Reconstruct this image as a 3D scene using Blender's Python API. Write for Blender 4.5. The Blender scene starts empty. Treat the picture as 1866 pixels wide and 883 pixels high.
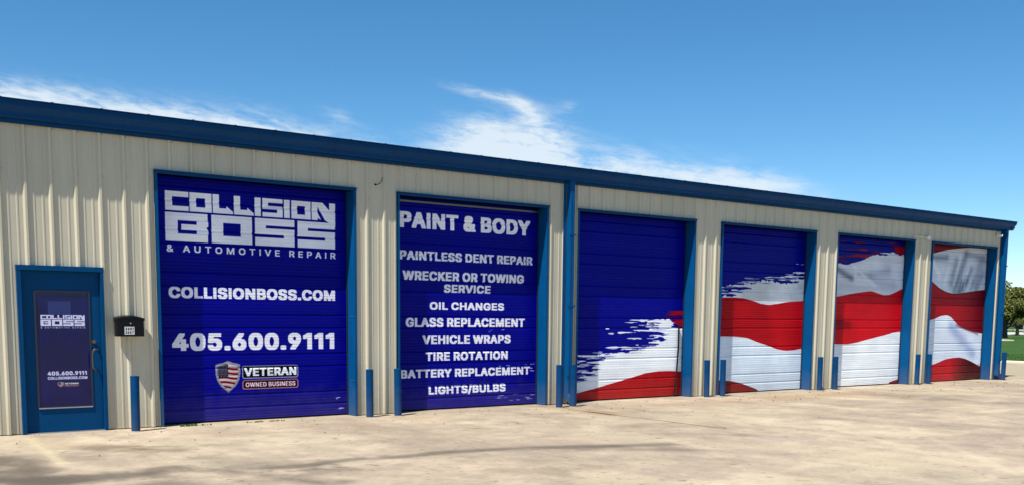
import bpy, bmesh, math, random
import numpy as np
from mathutils import Vector, Matrix
random.seed(7); rng = np.random.default_rng(7)
S = bpy.context.scene
C = S.collection
R = math.radians

# ------------------------------------------------------------------ camera
CAM = Vector((-2.9402, -14.2453, 1.6032)); YAW, PITCH, ROLL = R(36.8494), R(-6.5582), R(0.5885)
cd = bpy.data.cameras.new('camera'); cam = bpy.data.objects.new('camera', cd); C.objects.link(cam)
fw = Vector((math.sin(YAW)*math.cos(PITCH), math.cos(YAW)*math.cos(PITCH), math.sin(PITCH)))
r0 = Vector((math.cos(YAW), -math.sin(YAW), 0)); u0 = r0.cross(fw)
rr = r0*math.cos(ROLL) + u0*math.sin(ROLL); uu = -r0*math.sin(ROLL) + u0*math.cos(ROLL)
cam.matrix_world = Matrix(((rr.x, uu.x, -fw.x, CAM.x), (rr.y, uu.y, -fw.y, CAM.y), (rr.z, uu.z, -fw.z, CAM.z), (0, 0, 0, 1)))
cd.sensor_width = 36; cd.lens = 36*1859.315/1866; cd.shift_y = (786.31-441.5)/1866; cd.clip_end = 5000; cd.clip_start = .05
S.camera = cam

# ------------------------------------------------------------------ world, sun, exposure
SUN = Vector((2.6, 1.0, -4.9)).normalized()                 # the way the light travels
sun_elev = math.asin(-SUN.z); sun_rot = math.atan2(-SUN.x, -SUN.y)
SKY = 0.102
w = bpy.data.worlds.new('World'); S.world = w; w.use_nodes = True
nt = w.node_tree; nt.nodes.clear()
def N(t, **k):
    n = nt.nodes.new(t)
    for a, b in k.items(): setattr(n, a, b)
    return n
def M(op, a, b=None, c=None, clamp=False):
    n = nt.nodes.new('ShaderNodeMath'); n.operation = op; n.use_clamp = clamp
    for i, v in enumerate((a, b, c)):
        if v is None: continue
        if isinstance(v, (int, float)): n.inputs[i].default_value = v
        else: nt.links.new(v, n.inputs[i])
    return n.outputs[0]
sky = N('ShaderNodeTexSky', sky_type='NISHITA', sun_disc=False, sun_elevation=sun_elev, sun_rotation=sun_rot,
        altitude=300, air_density=0.75, dust_density=0.0, ozone_density=3.0)
tc = N('ShaderNodeTexCoord'); sep = N('ShaderNodeSeparateXYZ'); nt.links.new(tc.outputs['Generated'], sep.inputs[0])
az = M('MULTIPLY', M('ARCTAN2', sep.outputs[0], sep.outputs[1]), 57.2958)
el = M('MULTIPLY', M('ARCSINE', sep.outputs[2]), 57.2958)
cmb = N('ShaderNodeCombineXYZ'); nt.links.new(M('MULTIPLY_ADD', el, 0.25, M('MULTIPLY', az, .33)), cmb.inputs[0]); nt.links.new(M('MULTIPLY_ADD', az, 0.06, el), cmb.inputs[1])
def noise(scale, detail, rough, dist=0.0, off=(0, 0, 0)):
    mp = N('ShaderNodeMapping'); nt.links.new(cmb.outputs[0], mp.inputs[0]); mp.inputs['Location'].default_value = off
    n = N('ShaderNodeTexNoise'); nt.links.new(mp.outputs[0], n.inputs['Vector'])
    n.inputs['Scale'].default_value = scale; n.inputs['Detail'].default_value = detail; n.inputs['Roughness'].default_value = rough; n.inputs['Distortion'].default_value = dist
    return n.outputs['Fac']
n1 = noise(.75, 8, .62, .35); n2 = noise(2.6, 6, .65, .5, (3, 7, 1))
# cirrus banks of this sky: azimuth, elevation, half widths (degrees), tilt, density
banks = [(4, 9.6, 9, 1.35, 1, 1.5), (15, 9.2, 6.5, 1.3, -3, 1.3), (23.0, 8.9, 4.6, 1.35, -5, 1.15), (29.5, 8.6, 1.1, .7, -15, .45), (27.4, 10.3, 1.2, .5, -20, .30),
         (35.6, 8.8, 3.3, 1.8, 0, 1.35), (38.4, 9.2, 1.6, 1.5, 20, .55), (34.9, 11.75, 2.4, .28, -12, .62), (37.4, 11.0, 1.2, .4, -38, .5), (42.5, 7.2, 5.8, 1.6, -4, 1.3), (50, 6.7, 3.5, 1.0, -6, .75), (39.9, 11.1, .7, .35, 0, .3),
         (95, 9, 14, 2.0, 3, .8), (150, 14, 18, 3.0, -4, .75), (-150, 10, 16, 2.5, 5, .8), (-90, 16, 18, 3.5, -3, .75), (-40, 10, 14, 2.4, 2, .8)]
tot = None
for a, e, ra, re, tilt, amp in banks:
    da = M('SUBTRACT', az, a); de = M('SUBTRACT', el, e); ct, st = math.cos(R(tilt)), math.sin(R(tilt))
    p = M('DIVIDE', M('MULTIPLY_ADD', da, ct, M('MULTIPLY', de, st)), ra)
    q = M('DIVIDE', M('MULTIPLY_ADD', de, ct, M('MULTIPLY', da, -st)), re)
    g = M('MULTIPLY', M('EXPONENT', M('MULTIPLY', M('ADD', M('MULTIPLY', p, p), M('MULTIPLY', q, q)), -1.0)), amp)
    tot = g if tot is None else M('ADD', tot, g)
d = M('ADD', M('MULTIPLY', M('SUBTRACT', n1, .5), 3.4), M('MULTIPLY', M('SUBTRACT', n2, .5), 2.2))
d = M('MULTIPLY', tot, M('ADD', 1.0, M('MULTIPLY', d, 1.0)))
mr = N('ShaderNodeMapRange', interpolation_type='SMOOTHSTEP'); nt.links.new(d, mr.inputs[0])
mr.inputs[1].default_value = .06; mr.inputs[2].default_value = 1.4; mr.inputs[3].default_value = 0; mr.inputs[4].default_value = .86
sat = N('ShaderNodeHueSaturation'); sat.inputs['Hue'].default_value = .492; sat.inputs['Saturation'].default_value = 1.26; sat.inputs['Value'].default_value = .98; nt.links.new(sky.outputs[0], sat.inputs['Color'])
mix = N('ShaderNodeMix', data_type='RGBA'); nt.links.new(mr.outputs[0], mix.inputs['Factor']); nt.links.new(sat.outputs[0], mix.inputs[6])
mix.inputs[7].default_value = (.56/SKY, .62/SKY, .66/SKY, 1)
bg = N('ShaderNodeBackground'); bg.inputs[1].default_value = SKY; nt.links.new(mix.outputs[2], bg.inputs[0])
wo = N('ShaderNodeOutputWorld'); nt.links.new(bg.outputs[0], wo.inputs[0])

sl = bpy.data.lights.new('sun', 'SUN'); sl.energy = 5.0; sl.angle = R(.53); sl.color = (1, .95, .86)
so = bpy.data.objects.new('sun', sl); C.objects.link(so); so.rotation_euler = SUN.to_track_quat('-Z', 'Y').to_euler(); so.location = (-20, -10, 30)
S.view_settings.view_transform = 'Standard'; S.view_settings.look = 'None'; S.view_settings.exposure = 0.55; S.view_settings.gamma = 1.0

# ------------------------------------------------------------------ helpers
ORG = {}
def tag(o, label=None, cat=None, group=None, kind=None):
    if label: o['label'] = label
    if cat: o['category'] = cat
    if group: o['group'] = group
    if kind: o['kind'] = kind
    return o
def link(o, parent, org):
    C.objects.link(o); org = Vector(org); ORG[o] = org
    if parent is not None: o.parent = parent; o.location = org - ORG[parent]
    else: o.location = org
    return o
def empty(name, loc, parent=None):
    o = bpy.data.objects.new(name, None); o.empty_display_size = .3
    return link(o, parent, loc)
class MB:
    """collects shapes in world coordinates; build() links them as one mesh object"""
    def __init__(s): s.v = []; s.f = []; s.uv = []; s.m = []
    def face(s, pts, uv=None, m=0):
        b = len(s.v); s.v += [tuple(p) for p in pts]; s.f.append(tuple(range(b, b+len(pts)))); s.uv.append(uv or [(0, 0)]*len(pts)); s.m.append(m)
    def box(s, x0, x1, y0, y1, z0, z1, m=0):
        b = len(s.v); s.v += [(x, y, z) for x in (x0, x1) for y in (y0, y1) for z in (z0, z1)]
        for f in ((0, 1, 3, 2), (4, 6, 7, 5), (0, 4, 5, 1), (2, 3, 7, 6), (0, 2, 6, 4), (1, 5, 7, 3)):
            s.f.append(tuple(b+i for i in f)); s.uv.append([(0, 0)]*4); s.m.append(m)
        return s
    def tube(s, pts, r, n=10, cap=True, m=0):
        pts = [Vector(p) for p in pts]; rs = r if isinstance(r, (list, tuple)) else [r]*len(pts); b = len(s.v); pu = None
        for i, p in enumerate(pts):
            t = (pts[min(i+1, len(pts)-1)] - pts[max(i-1, 0)]).normalized()
            ref = pu if pu is not None else (Vector((0, 0, 1)) if abs(t.z) < .9 else Vector((1, 0, 0)))
            a = (ref - t*ref.dot(t)).normalized(); c = t.cross(a); pu = a
            s.v += [tuple(p + (a*math.cos(2*math.pi*k/n) + c*math.sin(2*math.pi*k/n))*rs[i]) for k in range(n)]
        for i in range(len(pts)-1):
            for k in range(n):
                s.f.append((b+i*n+k, b+i*n+(k+1) % n, b+(i+1)*n+(k+1) % n, b+(i+1)*n+k)); s.uv.append([(0, 0)]*4); s.m.append(m)
        if cap:
            s.f.append(tuple(b+k for k in reversed(range(n)))); s.uv.append([(0, 0)]*n); s.m.append(m)
            e = b+(len(pts)-1)*n; s.f.append(tuple(e+k for k in range(n))); s.uv.append([(0, 0)]*n); s.m.append(m)
        return s
    def extr(s, prof, a0, a1, axis='x', m=0, cap=True):
        """profile (closed) extruded along an axis: prof gives the two other coordinates"""
        def P(a, p): return (a, p[0], p[1]) if axis == 'x' else ((p[0], a, p[1]) if axis == 'y' else (p[0], p[1], a))
        n = len(prof); b = len(s.v); s.v += [P(a0, p) for p in prof] + [P(a1, p) for p in prof]
        for k in range(n): s.f.append((b+k, b+(k+1) % n, b+n+(k+1) % n, b+n+k)); s.uv.append([(0, 0)]*4); s.m.append(m)
        if cap:
            s.f.append(tuple(b+k for k in reversed(range(n)))); s.uv.append([(0, 0)]*n); s.m.append(m)
            s.f.append(tuple(b+n+k for k in range(n))); s.uv.append([(0, 0)]*n); s.m.append(m)
        return s
    def build(s, name, mats, parent=None, org=None, smooth=False, bevel=0, fix=True):
        v = np.array(s.v, float)
        if org is None: lo, hi = v.min(0), v.max(0); org = ((lo[0]+hi[0])/2, (lo[1]+hi[1])/2, lo[2])
        me = bpy.data.meshes.new(name); me.from_pydata((v-np.array(org)).tolist(), [], s.f)
        if not isinstance(mats, (list, tuple)): mats = [mats]
        for mt in mats: me.materials.append(mt)
        me.polygons.foreach_set('material_index', s.m)
        uvl = me.uv_layers.new(name='UVMap'); uvl.data.foreach_set('uv', [c for f in s.uv for p in f for c in p])
        if fix or bevel:
            bm = bmesh.new(); bm.from_mesh(me)
            if bevel:
                bmesh.ops.remove_doubles(bm, verts=bm.verts, dist=1e-5)
                bmesh.ops.recalc_face_normals(bm, faces=bm.faces)
                es = [e for e in bm.edges if len(e.link_faces) == 2 and e.calc_face_angle(0) > .6]
                bmesh.ops.bevel(bm, geom=es, offset=bevel, segments=2, profile=.6, affect='EDGES', clamp_overlap=True)
            bmesh.ops.recalc_face_normals(bm, faces=bm.faces); bm.to_mesh(me); bm.free()
        if smooth:
            me.polygons.foreach_set('use_smooth', [True]*len(me.polygons))
            try: me.set_sharp_from_angle(angle=R(38))
            except Exception: pass
        o = bpy.data.objects.new(name, me)
        return link(o, parent, org)
def copy_tree(o, loc):
    c = o.copy(); C.objects.link(c); c.location = loc
    for ch in o.children:
        k = ch.copy(); C.objects.link(k); k.parent = c
    return c

# ------------------------------------------------------------------ numpy painting for the flat prints (vinyl on the doors, stains)
def fbm(h, w_, cells, octaves=5, seed=0, aspect=1.0, gain=.55):
    g = np.random.default_rng(seed); out = np.zeros((h, w_), np.float32); amp = 1; tot_ = 0
    for o_ in range(octaves):
        cy, cx = max(2, int(cells*2**o_)), max(2, int(cells*aspect*2**o_))
        if cy > h or cx > w_*2: break
        t = g.random((cy+2, cx+2)).astype(np.float32)
        ys = np.linspace(0, cy, h, endpoint=False); xs = np.linspace(0, cx, w_, endpoint=False)
        yi, xi = ys.astype(int), xs.astype(int); fy, fx = ys-yi, xs-xi; fy = fy*fy*(3-2*fy); fx = fx*fx*(3-2*fx)
        a = t[yi][:, xi]*(1-fx)+t[yi][:, xi+1]*fx; b = t[yi+1][:, xi]*(1-fx)+t[yi+1][:, xi+1]*fx
        out += amp*(a*(1-fy)[:, None]+b*fy[:, None]); tot_ += amp; amp *= gain
    return out/tot_
class Canvas:
    def __init__(s, x0, z0, wd, ht, ppm, col, seed=0):
        s.x0, s.z0, s.p = x0, z0, ppm; s.w, s.h = int(round(wd*ppm)), int(round(ht*ppm)); s.wd, s.ht = s.w/ppm, s.h/ppm
        s.a = np.empty((s.h, s.w, 3), np.float32); s.a[:] = col
        s.X = (np.arange(s.w)+.5)/ppm + x0; s.Z = (np.arange(s.h)+.5)/ppm + z0; s.GX, s.GZ = np.meshgrid(s.X, s.Z); s.seed = seed
    def blend(s, m, col):
        m = np.clip(m, 0, 1)[..., None]; s.a = s.a*(1-m) + np.asarray(col, np.float32)*m
    def poly_mask(s, polys, ss=3):
        """even antialiased mask of the union of convex or simple polygons, by crossing count"""
        acc = np.zeros((s.h, s.w), np.float32)
        for P in polys:
            P = np.asarray(P, float); lo, hi = P.min(0), P.max(0)
            c0 = max(0, int((lo[0]-s.x0)*s.p)-1); c1 = min(s.w, int((hi[0]-s.x0)*s.p)+2); r0_ = max(0, int((lo[1]-s.z0)*s.p)-1); r1 = min(s.h, int((hi[1]-s.z0)*s.p)+2)
            if c1 <= c0 or r1 <= r0_: continue
            m = np.zeros((r1-r0_, c1-c0), np.float32)
            for i in range(ss):
                for j in range(ss):
                    gx = ((np.arange(c0, c1)+(i+.5)/ss)/s.p+s.x0)[None, :]; gz = ((np.arange(r0_, r1)+(j+.5)/ss)/s.p+s.z0)[:, None]
                    ins = np.zeros(m.shape, bool)
                    for k in range(len(P)):
                        (ax, az_), (bx, bz) = P[k], P[(k+1) % len(P)]
                        if az_ == bz: continue
                        cr = ((az_ > gz) != (bz > gz)) & (gx < (bx-ax)*(gz-az_)/(bz-az_)+ax); ins ^= cr
                    m += ins
            v = acc[r0_:r1, c0:c1]; np.maximum(v, m/(ss*ss), out=v)
        return acc
    def stroke(s, x0, z0, x1, z1, t, col, ragged=.5, k=0):
        """horizontal dry-brush streak with ragged edges"""
        i0, i1 = max(0, int((x0-s.x0)*s.p)-1), min(s.w, int((x1-s.x0)*s.p)+2); j0, j1 = max(0, int((min(z0, z1)-3*t-s.z0)*s.p)), min(s.h, int((max(z0, z1)+3*t-s.z0)*s.p)+2)
        if i1 <= i0 or j1 <= j0: return
        gx, gz = s.GX[j0:j1, i0:i1], s.GZ[j0:j1, i0:i1]; u = (gx-x0)/(x1-x0); zc = z0+(z1-z0)*u; nz = fbm_cache(s.h, s.w, k)[j0:j1, i0:i1]
        half = t*.5*np.clip(np.minimum(u*6, (1-u)*4), 0, 1)**.6*(1+ragged*(nz-.5)*3)
        m = (np.clip((half-np.abs(gz-zc+(nz-.5)*t*.8))*s.p+.5, 0, 1)*((u > 0) & (u < 1)))[..., None]
        s.a[j0:j1, i0:i1] = s.a[j0:j1, i0:i1]*(1-m)+np.asarray(col, np.float32)*m
    def image(s, name):
        im = bpy.data.images.new(name, s.w, s.h, alpha=False); px = np.ones((s.h, s.w, 4), np.float32); px[..., :3] = np.clip(s.a, 0, 1)
        im.pixels.foreach_set(px.ravel()); im.update(); im.pack(); return im
_fc = {}
def fbm_cache(h, w_, k):
    key = (h, w_, k % 5)
    if key not in _fc: _fc[key] = fbm(h, w_, 60, 4, 90+k % 5, .35)
    return _fc[key]
GLYPHS = (
    'A480|16,0 201,509 276,509 463,0 395,0 287,302 264,372 232,478 245,478 213,371 191,302 85,0|110,142 110,199 370,199 370,142~B456|60,0 60,509 241,509 274,507 304,501 329,491 350,478 '
    '367,461 381,442 390,421 396,398 398,374 397,354 393,335 387,320 378,307 368,295 356,286 344,278 329,272 315,267 315,262 331,259 347,254 363,245 378,234 391,220 402,203 411,184 416,'
    '161 418,136 416,112 410,88 400,67 386,48 367,31 344,18 317,8 284,2 247,0|125,57 245,57 280,60 309,67 330,80 344,96 352,116 355,137 354,153 349,170 342,184 333,197 320,208 306,218 2'
    '89,225 269,230 248,231 125,231|125,285 238,285 256,286 273,290 288,296 302,304 314,314 323,326 330,340 335,356 336,372 333,393 326,413 313,429 295,442 270,449 240,452 125,452~C510|'
    '267,-7 225,-3 185,8 150,25 119,49 91,79 70,115 53,156 43,204 40,254 43,305 53,352 70,393 91,429 119,460 150,484 185,501 225,512 267,516 292,515 317,511 340,504 362,496 383,485 402,'
    '471 419,456 435,438 448,418 459,397 467,373 473,348 408,348 403,365 397,381 389,395 380,407 369,418 357,428 344,437 330,444 315,449 300,453 284,455 267,456 237,453 209,445 184,432 '
    '161,415 141,391 125,364 113,332 106,295 103,254 106,214 113,177 125,145 141,118 161,94 184,76 209,63 238,56 267,53 284,54 300,56 315,60 330,65 344,72 357,81 369,91 380,102 389,114 '
    '397,128 403,144 408,160 473,160 467,136 459,112 448,91 435,71 420,53 402,38 383,24 362,13 341,5 318,-2 292,-6~D502|219,0 96,0 96,57 215,57 254,60 289,68 318,81 343,99 364,122 379,1'
    '49 390,180 397,216 399,255 397,294 390,330 379,361 364,387 344,410 320,428 291,441 258,449 221,452 93,452 93,509 225,509 272,506 315,495 353,478 385,455 412,426 433,391 449,351 459'
    ',305 462,255 459,205 449,159 433,119 412,84 384,54 351,31 312,14 268,3|125,509 125,0 60,0 60,509~E419|60,0 60,509 372,509 372,452 125,452 125,286 355,286 355,229 125,229 125,57 375'
    ',57 375,0~G520|269,-7 226,-3 185,8 149,25 118,49 90,80 69,116 53,157 43,204 40,254 43,305 53,352 69,393 90,429 118,460 149,484 184,501 223,512 265,516 291,515 317,511 340,504 363,4'
    '95 384,483 403,469 421,453 436,436 449,416 460,395 468,372 474,349 408,349 402,364 395,380 387,393 378,405 367,417 356,427 344,435 329,443 315,448 300,452 282,455 265,456 236,453 2'
    '08,445 183,432 161,415 141,391 125,364 113,332 106,295 103,254 106,214 113,177 125,145 141,118 161,94 184,76 210,63 239,56 269,53 296,55 322,61 345,71 365,85 382,103 396,123 407,14'
    '7 413,174 415,202 434,199 283,199 283,256 478,256 478,200 475,160 466,123 451,91 431,63 406,38 377,19 344,5 307,-4~H517|60,0 60,509 125,509 125,289 392,289 392,509 457,509 457,0 39'
    '2,0 392,232 125,232 125,0~I181|60,0 60,509 121,509 121,0~L393|60,0 60,509 125,509 125,57 361,57 361,0~M628|60,0 60,509 152,509 277,187 287,159 299,123 311,84 322,49 307,49 318,83 3'
    '30,121 342,158 352,187 476,509 568,509 568,0 504,0 504,291 504,327 505,369 506,413 507,457 513,457 498,409 482,363 467,322 456,291 342,0 286,0 170,291 159,321 145,361 129,408 112,4'
    '57 119,457 120,416 121,372 122,328 122,291 122,0~N523|60,0 60,509 136,509 343,183 363,151 388,107 414,55 405,54 401,108 399,157 399,195 399,509 463,509 463,0 387,0 202,290 177,331 '
    '148,381 108,452 119,454 122,384 124,328 125,291 125,0~O533|267,-7 225,-3 185,8 150,25 119,49 92,79 70,115 53,156 43,204 40,254 43,305 53,352 70,393 92,429 119,460 150,484 185,501 2'
    '25,512 267,516 309,512 349,501 384,484 415,460 442,429 464,393 480,352 490,305 493,254 490,204 480,156 464,115 442,79 415,49 384,25 349,8 309,-3|267,53 296,56 324,63 349,76 372,93 '
    '392,117 408,144 420,176 428,213 430,254 428,295 420,333 408,365 392,392 372,415 349,433 324,446 296,453 267,456 238,453 209,446 184,433 161,415 141,391 125,364 113,332 106,295 103,'
    '254 106,213 113,176 125,144 141,117 161,94 184,76 209,63 238,56~P445|60,0 60,509 235,509 272,507 305,499 332,487 355,472 375,452 390,430 400,405 407,377 409,348 407,319 400,290 390'
    ',265 375,243 355,223 332,207 305,195 272,188 235,186 109,186 109,242 233,242 257,244 279,248 297,256 312,266 324,279 333,294 339,310 343,329 344,348 343,367 339,386 333,402 324,416'
    ' 312,429 297,439 279,446 257,451 232,452 125,452 125,0~R449|60,0 60,509 236,509 272,507 305,500 333,489 356,474 376,455 390,433 401,409 407,381 409,352 407,323 401,296 390,271 376,'
    '250 356,232 333,217 305,206 272,200 236,198 96,198 96,255 234,255 258,256 280,260 298,267 313,276 325,287 334,300 340,316 344,333 345,352 344,371 340,389 334,405 325,419 313,430 29'
    '8,440 280,447 257,451 233,452 125,452 125,0|353,0 230,229 303,229 428,0~S447|224,-9 189,-7 156,-1 128,9 103,23 81,40 64,60 51,83 42,109 38,137 104,137 107,118 114,102 123,88 135,76'
    ' 150,66 166,59 184,53 204,50 224,49 246,50 267,54 286,60 303,69 318,79 329,92 338,106 344,122 346,139 344,154 340,168 332,179 322,189 310,197 296,205 245,222 184,239 145,252 112,27'
    '0 86,289 67,313 56,341 52,372 55,399 62,425 75,448 92,467 113,485 138,498 165,508 195,514 227,516 259,514 289,508 316,498 340,485 360,468 377,449 390,427 398,403 401,378 337,378 33'
    '2,401 320,421 302,437 280,449 254,456 225,459 204,458 185,454 167,448 152,440 139,430 129,418 121,405 117,391 115,376 117,359 122,345 131,334 142,324 155,315 169,308 212,293 264,27'
    '9 312,264 359,238 372,226 384,213 395,198 402,180 407,161 408,139 406,112 398,87 386,64 370,43 348,25 323,11 294,0 261,-7~T449|32,452 32,509 417,509 417,452 257,452 257,0 193,0 193'
    ',452~U517|259,-8 221,-5 185,2 154,15 127,33 103,55 85,80 71,108 63,140 60,173 60,509 124,509 124,178 126,155 132,133 141,113 153,95 169,80 187,68 208,59 233,54 259,52 285,54 310,59'
    ' 331,68 349,80 365,95 377,113 386,133 391,155 393,178 393,509 457,509 457,173 454,140 446,108 433,80 414,55 390,33 363,15 332,2 297,-5~V480|204,0 16,509 84,509 192,206 215,137 248,'
    '31 235,31 267,138 290,206 395,509 463,509 278,0~W686|155,0 16,509 82,509 163,196 175,145 187,94 197,40 189,40 200,94 211,145 224,196 306,509 380,509 462,196 474,145 486,94 497,40 4'
    '88,40 499,94 510,145 523,196 603,509 670,509 530,0 455,0 368,323 351,391 336,475 350,475 335,395 318,323 230,0~K467|104,145 104,216 139,261 174,303 212,344 364,509 448,509 231,276 '
    '228,276|60,0 60,509 125,509 125,334 124,225 125,193 125,0|372,0 188,259 228,309 449,0~F410|60,0 60,509 369,509 369,452 125,452 125,278 346,278 346,221 125,221 125,0~Y472|203,0 203,'
    '208 16,509 91,509 192,344 222,292 250,230 224,230 251,293 280,344 381,509 455,509 268,208 268,0~&448|197,-7 165,-5 136,1 110,12 88,25 69,43 54,62 43,84 36,108 34,133 36,154 40,173 '
    '47,189 57,205 70,220 85,235 140,279 216,335 237,352 255,375 259,384 261,394 262,405 260,420 254,433 245,445 234,454 218,459 201,461 189,460 178,457 168,453 159,447 151,440 145,431 '
    '141,421 138,411 137,399 138,386 141,374 145,363 169,327 204,284 438,0 364,0 171,231 121,293 108,310 96,327 87,344 80,361 76,380 75,398 77,420 82,440 91,458 102,474 117,488 134,499 '
    '154,507 176,512 200,513 224,512 246,507 266,499 283,488 297,475 308,459 317,442 322,423 324,404 323,389 320,375 315,362 309,349 301,336 291,325 256,293 154,217 135,202 121,188 110,'
    '174 103,161 98,146 97,131 98,116 102,100 109,87 118,76 130,66 143,57 158,51 175,47 193,46 213,48 233,52 251,59 269,69 286,81 301,95 315,112 327,131 336,151 343,173 348,198 349,224 '
    '408,224 407,194 403,167 397,144 389,124 380,106 371,92 345,62 333,47 315,31 294,17 271,7 246,-1 221,-5~/249|235,533 71,-76 14,-76 178,533~.188|95,-4 83,-3 73,2 63,9 56,18 51,29 50,'
    '41 51,53 56,64 63,73 73,81 83,85 95,87 107,85 118,81 128,73 135,64 140,53 141,41 140,29 135,18 128,9 118,2 107,-3~0453|227,-7 191,-4 158,7 130,24 106,47 85,78 69,113 57,154 50,202 '
    '48,254 50,306 57,354 69,395 85,431 106,461 130,484 158,501 191,512 227,516 262,512 295,501 323,484 347,461 368,431 384,395 396,354 403,306 405,254 403,202 396,154 384,113 368,78 34'
    '7,47 323,24 295,7 262,-4|227,50 250,53 272,61 290,74 306,92 320,116 330,144 338,176 342,213 344,254 342,295 338,332 330,365 320,393 306,417 290,435 272,448 250,457 227,460 203,457 '
    '181,448 163,435 147,417 133,393 123,365 115,332 111,295 109,254 111,213 115,176 123,144 133,116 147,92 163,74 181,61 203,53~1330|250,0 250,509 186,509 50,420 50,362 186,450 186,0~2'
    '453|64,0 64,47 234,229 282,282 294,298 303,313 311,327 316,341 319,356 320,371 319,389 315,405 308,419 298,431 287,441 273,449 258,455 241,459 224,460 205,459 188,454 172,447 159,4'
    '38 148,427 139,413 132,398 128,381 127,362 66,362 68,391 75,418 86,442 101,463 121,481 143,496 168,507 196,514 225,516 254,514 281,507 306,497 327,483 346,465 361,445 372,423 379,3'
    '98 381,372 380,354 377,335 371,318 363,300 351,279 336,259 267,180 153,60 153,57 389,57 389,0~3453|218,-7 188,-5 159,1 133,10 109,22 87,39 70,57 57,79 48,105 44,132 109,132 112,115'
    ' 118,100 126,87 137,76 150,66 165,59 181,54 200,51 219,50 238,51 258,55 275,61 291,69 304,80 315,93 323,108 327,125 329,145 328,163 323,180 316,196 305,211 291,223 275,234 254,242 '
    '229,246 201,248 157,248 157,299 288,448 288,452 70,452 70,509 372,509 372,461 211,278 211,289 247,290 280,286 308,276 333,262 354,244 371,222 383,198 391,172 393,145 390,117 383,90'
    ' 370,66 353,45 333,27 309,12 281,2 250,-5~4453|40,105 40,158 247,509 311,509 109,166 109,163 413,163 413,105|282,0 282,121 282,146 282,318 343,318 343,0~5453|221,-7 192,-5 165,1 14'
    '0,11 118,24 98,41 83,60 71,81 63,105 60,130 122,130 125,116 130,101 138,89 148,78 160,68 173,60 188,54 204,51 221,50 241,52 259,56 276,64 291,75 304,88 314,104 322,122 326,142 328,'
    '162 326,183 322,203 314,221 303,237 290,251 275,262 258,270 238,275 218,277 201,276 184,273 167,268 152,262 139,255 128,246 67,253 96,509 366,509 366,452 151,452 134,301 136,301 14'
    '8,310 162,318 178,325 194,330 212,333 229,334 252,332 274,328 294,321 312,312 330,300 345,285 358,269 370,251 379,231 386,210 390,187 391,163 389,132 381,102 369,76 353,52 332,32 3'
    '09,15 282,3 252,-4~6453|226,-7 196,-5 168,3 142,15 120,31 100,51 84,74 73,101 66,131 64,162 66,186 71,213 80,239 94,268 113,302 137,340 252,509 322,509 151,261 145,261 165,288 174,'
    '295 185,302 196,307 208,311 221,313 235,314 264,312 292,306 316,295 337,280 355,261 370,240 380,215 387,187 389,157 387,127 380,98 368,73 352,50 332,30 310,14 285,2 256,-5|226,48 2'
    '45,50 263,55 279,63 293,73 305,86 314,101 321,118 326,137 327,157 326,177 321,196 314,213 305,228 293,241 279,251 263,259 245,264 226,265 208,264 190,259 174,252 160,242 148,229 13'
    '8,214 131,197 126,178 125,158 126,138 131,119 138,102 148,86 160,73 174,63 190,55 208,50~7453|97,0 323,448 323,452 62,452 62,509 391,509 391,449 165,0~8453|226,-7 194,-5 163,1 136,'
    '11 111,25 91,42 74,62 62,84 54,109 52,135 53,156 58,177 65,195 75,212 87,228 101,241 117,252 134,260 153,265 153,267 130,276 109,290 93,308 80,330 73,354 70,380 72,405 79,429 90,45'
    '0 105,468 124,485 146,498 170,508 197,514 226,516 255,514 282,508 306,498 327,485 346,468 361,450 373,429 380,405 382,380 379,354 372,330 359,308 343,290 323,276 300,267 300,265 31'
    '8,260 335,252 351,241 365,228 377,212 387,195 395,177 399,156 401,135 398,109 391,84 378,62 362,42 341,25 317,11 290,1 259,-5|226,49 248,50 267,54 285,60 300,69 313,79 323,91 331,1'
    '06 335,122 337,139 335,157 330,174 322,189 312,202 299,213 283,223 266,230 246,234 226,235 206,234 186,230 169,223 153,213 140,202 130,189 122,174 117,157 115,139 117,122 121,106 1'
    '29,91 139,79 152,69 167,60 185,54 205,50|226,290 243,291 259,294 274,300 287,308 298,319 307,330 314,344 318,359 319,376 318,392 314,407 308,420 299,432 288,442 275,449 260,455 244'
    ',459 226,460 209,459 192,455 177,449 164,442 153,432 145,420 138,407 134,392 133,376 134,359 138,344 145,330 153,319 164,308 178,300 193,294 209,291~9453|226,516 256,513 285,506 31'
    '0,494 333,478 352,458 368,434 380,408 387,378 389,347 387,323 382,296 373,270 359,241 340,206 315,168 200,0 130,0 301,248 307,248 302,238 295,229 287,221 278,214 268,207 257,202 24'
    '5,198 232,196 218,195 189,197 161,203 137,214 116,229 98,247 83,269 72,293 66,322 64,352 66,382 73,411 85,436 101,459 120,478 143,494 168,506 196,513|226,460 208,459 190,454 174,44'
    '6 160,436 148,423 138,407 131,390 127,371 125,352 127,331 131,312 138,295 148,280 160,267 174,257 190,249 208,245 226,243 245,245 263,249 279,257 293,267 305,280 314,295 321,312 32'
    '6,331 327,350 326,371 321,390 314,407 305,423 293,436 279,446 263,454 245,459')
FONT = {}
for q in GLYPHS.split('~'):
    ch = q[0]; h_ = q[1:].split('|'); FONT[ch] = (int(h_[0]), [np.array([[float(v) for v in p.split(',')] for p in c_.split(' ')]) for c_ in h_[1:]])
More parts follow.
